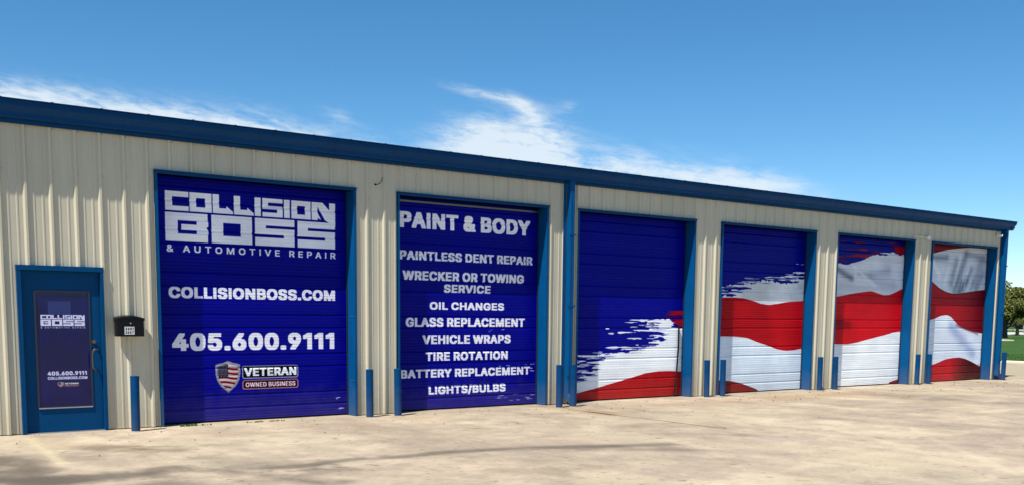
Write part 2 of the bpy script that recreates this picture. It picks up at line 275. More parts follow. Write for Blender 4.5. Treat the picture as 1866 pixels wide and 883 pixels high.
def text_mask(cv, txt, x0, x1, z0, z1, bold=(.055, .035), space=1.1, italic=0):
    """cap box x0..x1 by z0..z1 in canvas units; plain outlines thickened to a heavy grotesque"""
    trk = (space-1)*420; cx = 0; cont = []
    for ch in txt:
        if ch == ' ': cx += 150+trk; continue
        adv, cs = FONT[ch]
        for c_ in cs: cont.append(c_+np.array([cx, 0]))
        cx += adv+trk
    lo = min(c_[:, 0].min() for c_ in cont); hi = max(c_[:, 0].max() for c_ in cont); h = z1-z0; bx, bz = bold[0]*h, bold[1]*h
    ss = 4; p = cv.p*ss; pad = int(.3*h*p)+4; W_ = int((x1-x0)*p)+2*pad; H_ = int(h*p)+2*pad
    wn = np.zeros((H_, W_), np.int8)
    for c_ in cont:
        X = ((c_[:, 0]-lo)/(hi-lo)*((x1-bx)-(x0+bx))+bx)*p+pad; Z = (c_[:, 1]/509*(h-2*bz)+bz)*p+pad
        i0, i1 = max(0, int(X.min())-1), min(W_, int(X.max())+2); j0, j1 = max(0, int(Z.min())-1), min(H_, int(Z.max())+2)
        gx = np.arange(i0, i1)[None, :]+.5; gz = np.arange(j0, j1)[:, None]+.5; v = wn[j0:j1, i0:i1]
        for k in range(len(X)):
            ax, az_, bx_, bz_ = X[k], Z[k], X[(k+1) % len(X)], Z[(k+1) % len(X)]
            if az_ == bz_: continue
            cr = ((az_ <= gz) != (bz_ <= gz)) & (gx < (bx_-ax)*(gz-az_)/(bz_-az_)+ax); v += (cr*(1 if bz_ > az_ else -1)).astype(np.int8)
    hi_ = wn != 0
    for n_, ax in ((int(round(bx*p)), 1), (int(round(bz*p)), 0)):
        o_ = hi_.copy()
        for k in range(1, n_+1): o_ |= np.roll(hi_, k, ax) | np.roll(hi_, -k, ax)
        hi_ = o_
    m = np.zeros((cv.h, cv.w), np.float32)
    I = ((cv.X[:, None]-x0)*p+pad+(np.arange(ss)-ss/2+.5)[None, :]).astype(int); J = ((cv.Z[:, None]-z0)*p+pad+(np.arange(ss)-ss/2+.5)[None, :]).astype(int)
    ci = np.where((I.min(1) >= 0) & (I.max(1) < W_))[0]; cj = np.where((J.min(1) >= 0) & (J.max(1) < H_))[0]
    sub = np.zeros((len(cj), len(ci)), np.float32)
    for a in range(ss):
        for b in range(ss): sub += hi_[J[cj, a]][:, I[ci, b]]
    m[np.ix_(cj, ci)] = sub/(ss*ss)
    return m

# ------------------------------------------------------------------ materials
def mat(name, col, rough=.5, metal=0, var=.0, vscale=3.0, bump=0, bscale=40, spec=.5, coat=0, image=None, streak=0, dirt=0, sheet=0):
    m = bpy.data.materials.new(name); m.use_nodes = True; t = m.node_tree; b = t.nodes['Principled BSDF']
    b.inputs['Roughness'].default_value = rough; b.inputs['Metallic'].default_value = metal; b.inputs['Specular IOR Level'].default_value = spec
    if coat: b.inputs['Coat Weight'].default_value = coat; b.inputs['Coat Roughness'].default_value = .15
    L = t.links.new; tc_ = t.nodes.new('ShaderNodeNewGeometry')
    if image is not None:
        im = t.nodes.new('ShaderNodeTexImage'); im.image = image; im.interpolation = 'Cubic'; im.extension = 'EXTEND'; out = im.outputs[0]
    else:
        rgb = t.nodes.new('ShaderNodeRGB'); rgb.outputs[0].default_value = (*col, 1); out = rgb.outputs[0]
    def nz(scale, detail=5, sc=(1, 1, 1)):
        mp = t.nodes.new('ShaderNodeMapping'); mp.inputs['Scale'].default_value = sc; L(tc_.outputs['Position'], mp.inputs[0])
        n = t.nodes.new('ShaderNodeTexNoise'); n.inputs['Scale'].default_value = scale; n.inputs['Detail'].default_value = detail; n.inputs['Roughness'].default_value = .6; L(mp.outputs[0], n.inputs['Vector']); return n.outputs['Fac']
    def mulv(o_, fac, amount):
        mr_ = t.nodes.new('ShaderNodeMapRange'); L(fac, mr_.inputs[0]); mr_.inputs[1].default_value = .25; mr_.inputs[2].default_value = .75; mr_.inputs[3].default_value = 1-amount; mr_.inputs[4].default_value = 1+amount*.6
        mx = t.nodes.new('ShaderNodeMix'); mx.data_type = 'RGBA'; mx.blend_type = 'MULTIPLY'; mx.inputs['Factor'].default_value = 1; L(o_, mx.inputs[6]); L(mr_.outputs[0], mx.inputs[7]); return mx.outputs[2]
    if sheet:
        oi = t.nodes.new('ShaderNodeObjectInfo'); m1 = t.nodes.new('ShaderNodeMapRange'); L(oi.outputs['Random'], m1.inputs[0]); m1.inputs[3].default_value = 1-sheet; m1.inputs[4].default_value = 1+sheet*.5
        mx = t.nodes.new('ShaderNodeMix'); mx.data_type = 'RGBA'; mx.blend_type = 'MULTIPLY'; mx.inputs['Factor'].default_value = 1; L(out, mx.inputs[6]); L(m1.outputs[0], mx.inputs[7]); out = mx.outputs[2]
    if var: out = mulv(out, nz(vscale), var)
    if streak: out = mulv(out, nz(6, 6, (3, 3, .25)), streak)
    if dirt:                                                    # splash dirt that has settled on the foot of the wall
        sp = t.nodes.new('ShaderNodeSeparateXYZ'); L(tc_.outputs['Position'], sp.inputs[0])
        a_ = t.nodes.new('ShaderNodeMath'); a_.operation = 'MULTIPLY_ADD'; L(nz(5, 6), a_.inputs[0]); a_.inputs[1].default_value = -.5; L(sp.outputs[2], a_.inputs[2])
        mr_ = t.nodes.new('ShaderNodeMapRange'); L(a_.outputs[0], mr_.inputs[0]); mr_.inputs[1].default_value = -.25; mr_.inputs[2].default_value = .25; mr_.inputs[3].default_value = dirt; mr_.inputs[4].default_value = 0
        mx = t.nodes.new('ShaderNodeMix'); mx.data_type = 'RGBA'; L(mr_.outputs[0], mx.inputs['Factor']); L(out, mx.inputs[6]); mx.inputs[7].default_value = (.30, .23, .15, 1); out = mx.outputs[2]
    L(out, b.inputs['Base Color'])
    rn = t.nodes.new('ShaderNodeMapRange'); L(nz(9, 4), rn.inputs[0]); rn.inputs[3].default_value = max(0, rough-.1); rn.inputs[4].default_value = min(1, rough+.12); L(rn.outputs[0], b.inputs['Roughness'])
    if bump:
        bp = t.nodes.new('ShaderNodeBump'); bp.inputs['Strength'].default_value = bump; bp.inputs['Distance'].default_value = .01; L(nz(bscale, 6), bp.inputs['Height']); L(bp.outputs[0], b.inputs['Normal'])
    return m
CREAM = mat('cream_painted_steel', (.53, .485, .37), .42, var=.05, vscale=.8, streak=.06, dirt=.35, bump=.12, bscale=5, sheet=.05)
BLUE = mat('blue_painted_steel', (.001, .068, .205), .48, spec=.07, var=.12, vscale=2.5, streak=.08, dirt=.12, bump=.05, bscale=9)
BLUE_D = mat('blue_gutter_steel_lintel_shade', (.0012, .044, .15), .45, spec=.12, var=.12, vscale=1.5, streak=.08)
BLUE_DOOR = mat('blue_door_paint', (.001, .052, .155), .45, spec=.07, var=.10, vscale=3, streak=.08)
BLUE_POST = mat('blue_bollard_paint', (.001, .048, .15), .55, spec=.07, var=.18, vscale=6, streak=.12, dirt=.08, bump=.15, bscale=30)
CAPM = mat('worn_bollard_cap', (.02, .06, .13), .5, var=.3, vscale=30)
RUBBER = mat('black_rubber', (.010, .010, .011), .8, spec=.1)
BLACK = mat('black_mailbox_enamel', (.003, .003, .005), .4, spec=.2, var=.2, vscale=9)
STEEL = mat('galvanised_steel', (.42, .43, .44), .4, .8, var=.15, vscale=5)
CHROME = mat('brushed_handle_metal', (.16, .14, .11), .35, .9)
WHITE = mat('white_plastic', (.75, .75, .72), .4, var=.06)
LENS = mat('black_lens', (.01, .01, .012), .12)
DARKF = mat('dark_bronze_frame', (.012, .02, .04), .4)
SOIL = mat('dry_soil', (.16, .11, .07), .9, var=.3)
WEED = mat('weed_green', (.07, .12, .03), .7, var=.3, vscale=30)
BARK = mat('tree_bark', (.055, .045, .035), .9, var=.3, vscale=8, bump=.4)
ROOFM = mat('roof_steel', (.5, .5, .48), .4, .5, var=.08)

# ------------------------------------------------------------------ prints of the doors
DX = [1.6155, 5.4098, 9.1399, 12.9575, 16.7758, 20.6021]     # outer left edge of each door trim
DW, DH, DEP, FACE = 3.065, 3.495, .22, .04
VB, VW, VR = (.012, .016, .52), (.94, .96, .98), (.70, .04, .085)
def zline(cv, pts):
    p = np.array(pts); return np.interp(cv.X, p[:, 0], p[:, 1])
def smooth_line(cv, pts, wob=.0, k=0):
    z = zline(cv, pts); n = max(3, int(.22*cv.p)) | 1; ker = np.hanning(n+2)[1:-1]; ker /= ker.sum()
    zz = np.convolve(np.pad(z, n//2, mode='edge'), ker, 'valid')
    return zz
def below(cv, z, soft=1.0): return np.clip((z[None, :]-cv.GZ)*cv.p/soft+.5, 0, 1)
def wear(cv, k, scratches=(), base=.35):
    """scuffs, faded patches and the overlapping vinyl sheets"""
    n = fbm(cv.h, cv.w, 4, 5, 200+k, 1.0); cv.a *= (1+(n[..., None]-.5)*.16)
    s_ = fbm(cv.h, cv.w, 90, 3, 300+k, .06); cv.a *= (1+(s_[..., None]-.5)*.08)
    g = np.random.default_rng(k)
    for (x0, x1, z0, z1, cnt) in scratches:
        for _ in range(cnt):
            a = g.uniform(x0, x1); b = g.uniform(z0, z1); L_ = g.uniform(.02, .14); cv.stroke(a, b, a+L_, b+g.uniform(-.01, .012), g.uniform(.004, .012), (.75, .77, .92), .9, int(g.integers(5)))
cvs = []
for i in range(6): cvs.append(Canvas(0, 0, DW, DH, 256, VB, i))
c = cvs[0]
INK = (.95, .95, .99)
zt, zb = 3.262, 2.996
def rc(x0, x1, z0, z1): return [(x0, z0), (x1, z0), (x1, z1), (x0, z1)]
def logo(T=lambda p: p):
    P = []
    add = lambda *q: P.extend([[T(a) for a in r_] for r_ in q])
    add(rc(.22, .32, zb, zt), rc(.22, .552, 3.187, zt), rc(.22, .552, zb, 3.062))                                   # C
    add(rc(.565, .66, zb, zt), rc(.79, .885, zb, zt), rc(.565, .885, 3.187, zt), rc(.565, .885, zb, 3.062))          # O
    for o in (.90, 1.215): add(rc(o, o+.095, zb, zt), [(o, zb), (o+.30, zb), (o+.30, 3.03), (o+.20, 3.105), (o+.20, 3.07), (o, 3.07)])   # L L
    add(rc(1.53, 1.625, zb, zt))                                                                                     # I
    add(rc(1.65, 1.97, 3.20, zt), rc(1.65, 1.74, 3.115, zt), rc(1.65, 1.97, 3.105, 3.155), rc(1.88, 1.97, zb, 3.155), rc(1.65, 1.97, zb, 3.06))
    add(rc(1.99, 2.085, zb, zt))                                                                                     # I
    add(rc(2.11, 2.205, zb, zt), rc(2.33, 2.425, zb, zt), rc(2.11, 2.425, 3.187, zt), rc(2.11, 2.425, zb, 3.062))
    add([(2.44, zb), (2.54, zb), (2.54, 3.03), (2.60, 3.0), (2.54, 3.10), (2.54, zt), (2.44, zt)], [(2.50, zt), (2.62, zt), (2.835, 3.06), (2.835, 2.915), (2.66, 3.0)], [(2.735, 3.05), (2.835, 2.915), (2.835, zt), (2.735, zt)])
    t2, b2 = 2.972, 2.575
    add(rc(.215, .39, b2, t2), rc(.215, .82, 2.865, t2), rc(.215, .82, b2, 2.685), [(.66, 2.685), (.83, 2.685), (.83, 2.745), (.80, 2.775), (.83, 2.80), (.83, 2.865), (.66, 2.865)], rc(.44, .70, 2.735, 2.815))
    add(rc(.875, 1.05, b2, t2), rc(1.31, 1.485, b2, t2), rc(.875, 1.485, 2.865, t2), rc(.875, 1.485, b2, 2.685))
    for o, e in ((1.53, 0), (2.205, .005)):
        add(rc(o, o+.625, 2.868, t2-e), rc(o, o+.17, 2.75, t2-e), rc(o, o+.625, 2.74, 2.828), rc(o+.455, o+.625, b2, 2.828), rc(o, o+.625, b2, 2.695))
    return P
lm = c.poly_mask(logo()); gap = c.poly_mask([[(2.60, 2.985), (2.66, 2.995), (2.835, 2.905), (2.86, 2.87), (2.86, 2.885), (2.70, 2.955)]])
c.blend(lm, INK)
c.blend(text_mask(c, '& AUTOMOTIVE REPAIR', .225, 2.835, 2.43, 2.525, (.05, .04), 1.62), INK)
c.blend(text_mask(c, 'COLLISIONBOSS.COM', .235, 2.82, 1.79, 1.948, (.092, .057)), INK)
c.blend(text_mask(c, '405.600.9111', .265, 2.80, 1.045, 1.295, (.092, .055), 1.1), INK)
def rounded(x0, x1, z0, z1, r_):
    o = []
    for cx, cz, a0 in ((x1-r_, z1-r_, 0), (x0+r_, z1-r_, 90), (x0+r_, z0+r_, 180), (x1-r_, z0+r_, 270)):
        o += [(cx+r_*math.cos(R(a0+k*22.5)), cz+r_*math.sin(R(a0+k*22.5))) for k in range(5)]
    return o
def badge(c, T=lambda p: p, small=False):
    Q = lambda P: [T(p) for p in P]
    sh = [(.885, .83), (.93, .85), (1.0, .86), (1.075, .893), (1.15, .86), (1.215, .85), (1.26, .83), (1.262, .70), (1.24, .60), (1.19, .52), (1.075, .425), (.96, .52), (.91, .60), (.885, .70)]
    inn = [(1.075+(x-1.075)*.82, .665+(z-.665)*.84) for x, z in sh]
    c.blend(c.poly_mask([Q(sh)]), (.55, .56, .62)); m = c.poly_mask([Q(inn)])
    c.blend(m, (.80, .72, .74))
    for k in range(5):
        z0 = .79-k*.068; st_ = [(x, z0+.012*math.sin((x-.9)*16)) for x in np.linspace(.9, 1.25, 12)]
        c.blend(np.minimum(m, c.poly_mask([Q(st_+[(x, z-.03) for x, z in reversed(st_)])])), (.42, .03, .04))
    c.blend(np.minimum(m, c.poly_mask([Q(rc(.88, 1.075, .655, .84))])), (.05, .05, .14))
    dots = []
    for a in range(7):
        for b in range(8):
            x, z = .93+a*.021, .668+b*.021+(a % 2)*.01; dots.append(Q([(x-.006, z), (x, z-.006), (x+.006, z), (x, z+.006)]))
    c.blend(np.minimum(m, c.poly_mask(dots)), (.8, .8, .9))
    c.blend(c.poly_mask([Q(rounded(1.29, 2.185, .622, .812, .03))]), (.60, .62, .72)); c.blend(c.poly_mask([Q(rounded(1.305, 2.17, .637, .798, .02))]), (.01, .015, .05))
    c.blend(c.poly_mask([Q(rounded(1.29, 2.185, .462, .60, .035))]), (.72, .50, .60)); c.blend(c.poly_mask([Q(rounded(1.305, 2.17, .475, .588, .025))]), (.18, .02, .07))
    a, b = T((1.32, .66)), T((2.155, .78)); c.blend(text_mask(c, 'VETERAN', a[0], b[0], a[1], b[1], (.092, .055)), (.95, .96, 1))
    a, b = T((1.34, .498)), T((2.135, .564)); c.blend(text_mask(c, 'OWNED BUSINESS', a[0], b[0], a[1], b[1], (.06, .03)), (.97, .88, .92))
badge(c)
wear(c, 0, [(2.6, 2.95, .26, .28, 3), (2.7, 2.95, .10, .12, 4)])
c = cvs[1]
for t_, x0, x1, z0, z1, sp in (('PAINT & BODY', .19, 2.845, 2.98, 3.235, 1.1), ('PAINTLESS DENT REPAIR', .19, 2.91, 2.475, 2.62, 1.1), ('WRECKER OR TOWING', .24, 2.72, 2.15, 2.30, 1.1), ('SERVICE', 1.04, 2.0, 1.96, 2.095, 1.1),
        ('OIL CHANGES', .76, 2.29, 1.675, 1.80, 1.1), ('GLASS REPLACEMENT', .30, 2.75, 1.39, 1.54, 1.1), ('VEHICLE WRAPS', .62, 2.44, 1.105, 1.25, 1.1), ('TIRE ROTATION', .68, 2.38, .825, .965, 1.1), ('BATTERY REPLACEMENT', .20, 2.88, .545, .685, 1.1), ('LIGHTS/BULBS', .74, 2.34, .26, .40, 1.1)):
    c.blend(text_mask(c, t_, x0, x1, z0, z1, (.092, .055), sp), INK)
wear(c, 1, [(2.1, 2.95, .05, .2, 17), (1.8, 2.4, 1.30, 1.36, 4), (2.0, 2.9, .70, .73, 5), (2.86, 2.96, .56, .66, 3)])
c = cvs[2]
rt = smooth_line(c, [(0, .13), (.32, .17), (.69, .23), (1.04, .3), (1.36, .36), (1.68, .42), (2.02, .49), (2.36, .52), (2.7, .52), (2.99, .5)])
c.blend(c.poly_mask([[(2.62, 1.71), (3.2, 1.72), (3.2, 1.3), (2.97, 1.4), (2.63, 1.53), (2.4, 1.55)]])*np.clip((c.GX-2.45)/.35, 0, 1)*(.35+.65*(fbm(c.h, c.w, 40, 3, 5, .1) > .42)), (.62, .03, .08))
wp = [(1.85, 1.50), (2.05, 1.55), (2.32, 1.545), (2.63, 1.52), (2.8, 1.47), (2.97, 1.4), (3.2, 1.3), (3.2, 0), (0, 0), (0, .36), (.32, .38), (.45, .42), (.5, .55), (.6, .72), (.65, .85), (1.02, .89), (1.34, .9), (1.6, .92), (1.73, .98), (2.17, 1.03), (2.3, 1.10), (2.47, 1.13), (2.5, 1.25), (2.35, 1.33), (2.3, 1.42), (2.0, 1.45)]
j = (fbm(c.h, c.w, 34, 3, 12, .10)-.5)*.5+(fbm(c.h, c.w, 110, 2, 13, .04)-.5)*.62; gx = np.clip(((c.GX+j)-c.x0)*c.p, 0, c.w-1).astype(int); gz = np.clip(((c.GZ+(fbm(c.h, c.w, 90, 3, 14, .8)-.5)*.03)-c.z0)*c.p, 0, c.h-1).astype(int)
c.blend(c.poly_mask([wp])[gz, gx], VW)
for k, q in enumerate([(1.85, 1.47, 2.44, 1.47, .04), (1.85, 1.42, 2.25, 1.42, .045), (1.98, 1.37, 2.37, 1.37, .045), (2.02, 1.28, 2.53, 1.27, .055), (1.73, 1.13, 2.54, 1.12, .04), (1.7, 1.05, 2.3, 1.04, .055), (1.28, .955, 1.7, .945, .09), (1.5, .955, 2.03, .945, .032), (.55, .82, .98, .81, .05), (.0, .70, .84, .69, .055), (.0, .61, .87, .59, .06), (.0, .51, .72, .50, .065), (.0, .43, .5, .43, .03)]): c.stroke(q[0]-.15, q[1], q[2], q[3], q[4]*.75, VB, .8, k)
for k, q in enumerate([(1.01, 1.27, 1.17, 1.27, .028), (1.25, 1.29, 1.75, 1.28, .045), (1.5, 1.17, 1.9, 1.17, .045), (.95, 1.0, 1.62, 1.0, .05), (.2, .86, .96, .84, .04), (1.55, 1.52, 2.05, 1.52, .05), (1.59, 1.39, 1.80, 1.39, .028), (1.65, 1.33, 2.39, 1.32, .032), (.1, .76, .5, .75, .05), (.95, 1.36, 1.05, 1.36, .02), (.1, .555, .5, .555, .03), (.1, .655, .45, .65, .03)]): c.stroke(*q[:4], q[4]*.7, VW, .9, k+2)
def dry_brush(c, ex, seed, n, reach):
    """thin dry streaks of either colour across the torn edge ex: list of (x, z) along it"""
    g = np.random.default_rng(seed); p = np.array(ex); 
    for k in range(n):
        t = g.random()*(len(p)-1); i_ = int(t); x, z = p[i_]+(p[i_+1]-p[i_])*(t-i_); L_ = g.uniform(.08, reach); w_ = g.random() < .55
        x += g.normal(0, .10)-(L_*.75 if w_ else L_*.3); z += g.normal(0, .035)
        c.stroke(x, z, x+L_, z+g.uniform(-.008, .012), g.uniform(.005, .016), VW if w_ else VB, .9, int(g.integers(5)))
dry_brush(c, [(.15, .45), (.45, .5), (.6, .75), (.75, .86), (1.4, .92), (1.8, 1.0), (2.3, 1.12), (2.4, 1.25), (2.2, 1.4), (1.9, 1.5)], 3, 85, .5)
c.blend(below(c, rt), VR); wear(c, 2)
c = cvs[3]
wt = smooth_line(c, [(0, 2.12), (.22, 2.16), (.58, 2.24), (1.09, 2.31), (1.44, 2.35), (1.68, 2.41), (2.12, 2.36), (2.41, 2.35), (2.67, 2.37), (3.01, 2.45)])
jj = (fbm(c.h, c.w, 40, 4, 22, .8)-.5)*.14
c.blend(np.clip((wt[None, :]+jj-c.GZ)*c.p+.5, 0, 1), VW)
for k, q in enumerate([(0, 2.18, 1.27, 2.21, .07), (0, 2.05, .79, 2.06, .06), (1.8, 2.41, 2.25, 2.42, .05), (2.1, 2.365, 2.79, 2.38, .045), (0, 2.12, 1.0, 2.13, .03)]): c.stroke(*q, VB, .9, k)
for k, q in enumerate([(.62, 2.25, 1.2, 2.26, .045), (2.6, 2.58, 3.2, 2.59, .045), (2.3, 2.49, 3.2, 2.51, .045), (1.75, 2.46, 2.0, 2.46, .03), (2.12, 2.41, 3.1, 2.43, .045), (2.72, 2.77, 2.8, 2.77, .02), (2.88, 2.76, 3.0, 2.77, .02)]): c.stroke(*q[:4], q[4]*.8, VW, .9, k+1)
dry_brush(c, [(.1, 2.1), (.5, 2.2), (1.1, 2.29), (1.6, 2.39), (2.2, 2.42), (3.0, 2.52)], 5, 60, .5)
n_ = fbm(c.h, c.w, 5, 4, 31, .8); c.a *= 1-.10*np.clip((n_[..., None]-.45)*4, 0, 1)*(c.a.min(2) > .5)[..., None]
rl = smooth_line(c, [(0, 2.0), (.21, 2.0), (.66, 2.01), (1.0, 2.0), (1.28, 1.96), (1.57, 1.89), (1.86, 1.87), (2.15, 1.9), (2.44, 1.94), (2.97, 1.97)]); c.blend(below(c, rl), VR)
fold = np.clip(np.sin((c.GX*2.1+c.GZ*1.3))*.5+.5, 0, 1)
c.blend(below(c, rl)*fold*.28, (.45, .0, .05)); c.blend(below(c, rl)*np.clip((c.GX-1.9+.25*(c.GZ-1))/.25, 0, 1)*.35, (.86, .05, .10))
w2 = smooth_line(c, [(0, 1.2), (.2, 1.2), (.53, 1.2), (.87, 1.19), (1.19, 1.16), (1.51, 1.07), (1.84, 1.0), (2.17, .91), (2.51, .87), (2.73, .88), (2.96, .91)]); c.blend(below(c, w2), (.86, .91, .96))
r2 = smooth_line(c, [(0, .29), (.18, .28), (.41, .27), (.75, .24), (1.03, .19), (1.28, .12), (1.53, .05), (1.8, -.1), (3, -.5)]); c.blend(below(c, r2+.012), (.25, .06, .10)); c.blend(below(c, r2), (.55, .04, .07)); wear(c, 3)
c = cvs[4]
st_ = fbm(c.h, c.w, 70, 3, 41, .08)
redz = np.clip(1-np.abs(c.GZ-(2.99+.03*c.GX))/.09, 0, 1)*(c.GX < 1.6)+np.clip(1-np.abs(c.GZ-3.17)/.06, 0, 1)*(c.GX > .5)*(c.GX < 1.5)*.8+np.clip(1-np.abs(c.GZ-3.27)/.1, 0, 1)*np.clip((c.GX-1.6)/.8, 0, 1)+((c.GX > 2.6)*(c.GZ < 3.36))*1.0
c.blend(np.clip(redz*1.5-(.60-st_)*5, 0, 1), (.60, .04, .12))
wl = smooth_line(c, [(0, 2.85), (.29, 2.85), (.5, 2.83), (.78, 2.83), (.99, 2.87), (1.28, 2.93), (1.49, 3.0), (1.71, 3.06), (1.93, 3.12), (2.15, 3.16), (2.54, 3.18), (2.85, 3.13), (2.97, 3.13)])
jj = (fbm(c.h, c.w, 60, 4, 42, .5)-.5)*.07
c.blend(np.clip((wl[None, :]+jj-c.GZ)*c.p+.5, 0, 1), (.86, .88, .92))
c.stroke(1.9, 3.12, 2.35, 3.12, .03, VB, .9, 1); c.stroke(2.1, 3.16, 2.5, 3.17, .02, VB, .9, 2)
def soft_stroke(cv, x0, z0, x1, z1, wd, col, a):
    dx, dz = x1-x0, z1-z0; L2 = dx*dx+dz*dz; t_ = np.clip(((cv.GX-x0)*dx+(cv.GZ-z0)*dz)/L2, 0, 1); dist = np.hypot(cv.GX-x0-t_*dx, (cv.GZ-z0-t_*dz)); cv.blend(np.exp(-(dist/wd)**2)*a, col)
soft_stroke(c, .30, 2.74, .95, 2.52, .075, (.42, .44, .48), .75); soft_stroke(c, 1.2, 2.64, 1.7, 2.60, .06, (.55, .58, .66), .55); soft_stroke(c, 1.7, 2.60, 2.4, 2.74, .12, (.60, .62, .70), .5); soft_stroke(c, 1.9, 2.48, 2.6, 2.42, .16, (.66, .69, .76), .6); soft_stroke(c, 1.0, 2.8, 1.9, 2.36, .05, (.97, .97, .98), .5); soft_stroke(c, .5, 2.35, 1.6, 2.3, .1, (.72, .75, .8), .4)
rl = smooth_line(c, [(0, 2.03), (.31, 2.08), (.7, 2.13), (1.05, 2.18), (1.41, 2.22), (1.74, 2.25), (2.01, 2.2), (2.24, 2.16), (2.47, 2.17), (2.7, 2.23), (3.01, 2.33)]); c.blend(below(c, rl), (.80, .05, .10))
soft_stroke(c, .2, 1.5, .9, 1.45, .12, (.35, .0, .04), .55)
w2 = smooth_line(c, [(0, 1.01), (.26, 1.01), (.57, 1.0), (.91, 1.0), (1.22, 1.03), (1.6, 1.09), (2.0, 1.15), (2.41, 1.21), (2.73, 1.27), (2.99, 1.29)]); c.blend(below(c, w2), VW)
c.blend(c.poly_mask([[(2.6, .0), (2.68, .06), (2.93, .1), (3.1, .13), (3.1, 0)]]), (.5, .03, .1)); wear(c, 4)
c = cvs[5]
c.a[:] = (.45, .05, .08); c.a *= (.8+.5*fbm(c.h, c.w, 70, 3, 51, .1))[..., None]
wl = smooth_line(c, [(0, 3.15), (.34, 3.21), (.71, 3.28), (1.16, 3.36), (1.63, 3.41), (2.1, 3.45), (2.49, 3.48), (3.01, 3.50)]); c.blend(below(c, wl), (.84, .87, .92))
soft_stroke(c, .3, 3.12, 1.1, 3.16, .09, (.50, .53, .60), .75)
for q in [(1.55, 3.1, 1.35, 2.5, .10, .35), (2.0, 3.25, 1.55, 2.35, .12, .5), (2.3, 2.9, 1.95, 2.4, .10, .4), (2.75, 3.1, 2.5, 2.5, .16, .35), (2.85, 2.8, 2.6, 2.38, .10, .35), (2.1, 2.6, 1.8, 2.32, .09, .6), (2.0, 3.28, 2.9, 3.2, .08, .4), (1.85, 2.6, 1.72, 2.3, .05, .5), (2.42, 2.62, 2.3, 2.35, .06, .3)]: soft_stroke(c, *q[:5], (.34, .38, .46), q[5])
for q in [(1.2, 2.9, 1.05, 2.5, .05), (1.75, 3.2, 1.5, 2.5, .03), (2.15, 2.9, 1.98, 2.4, .025), (.5, 3.0, .8, 2.7, .08)]: soft_stroke(c, *q, (.97, .98, 1), .6)
rl = smooth_line(c, [(0, 2.68), (.36, 2.57), (.57, 2.48), (.81, 2.37), (1.09, 2.29), (1.43, 2.24), (1.76, 2.25), (2.14, 2.29), (2.53, 2.33), (2.97, 2.37)]); c.blend(below(c, rl+.02), (.25, .03, .06)); c.blend(below(c, rl), (.66, .045, .09))
c.blend(below(c, rl)*np.clip((c.GX-1.7)/1.2, 0, 1)*.55, (.25, .01, .05))
w2 = smooth_line(c, [(0, 1.5), (.35, 1.56), (.66, 1.61), (.97, 1.69), (1.25, 1.71), (1.44, 1.67), (1.59, 1.58), (1.8, 1.45), (2.1, 1.36), (2.45, 1.29), (2.93, 1.24)]); c.blend(below(c, w2), (.88, .92, .97))
soft_stroke(c, 1.5, 1.4, 2.6, .7, .16, (.55, .62, .80), .6); soft_stroke(c, 1.7, 1.45, 2.8, 1.22, .03, (.4, .25, .35), .6)
r2 = smooth_line(c, [(0, .36), (.33, .4), (.6, .43), (.91, .48), (1.28, .57), (1.61, .6), (1.94, .61), (2.24, .57), (2.59, .48), (2.88, .39), (3.0, .36)]); c.blend(below(c, r2), (.74, .05, .10)); c.blend(below(c, r2)*np.clip((c.GX-1.5)/.9, 0, 1)*.75, (.16, .02, .03)); wear(c, 5)
PRINT = []
for i, c in enumerate(cvs): PRINT.append(mat('vinyl_print', (0, 0, 0), .34, image=c.image('door_print'), bump=.10, bscale=5, var=.07, vscale=1.7, streak=.03, dirt=.10, sheet=.10, spec=.08))

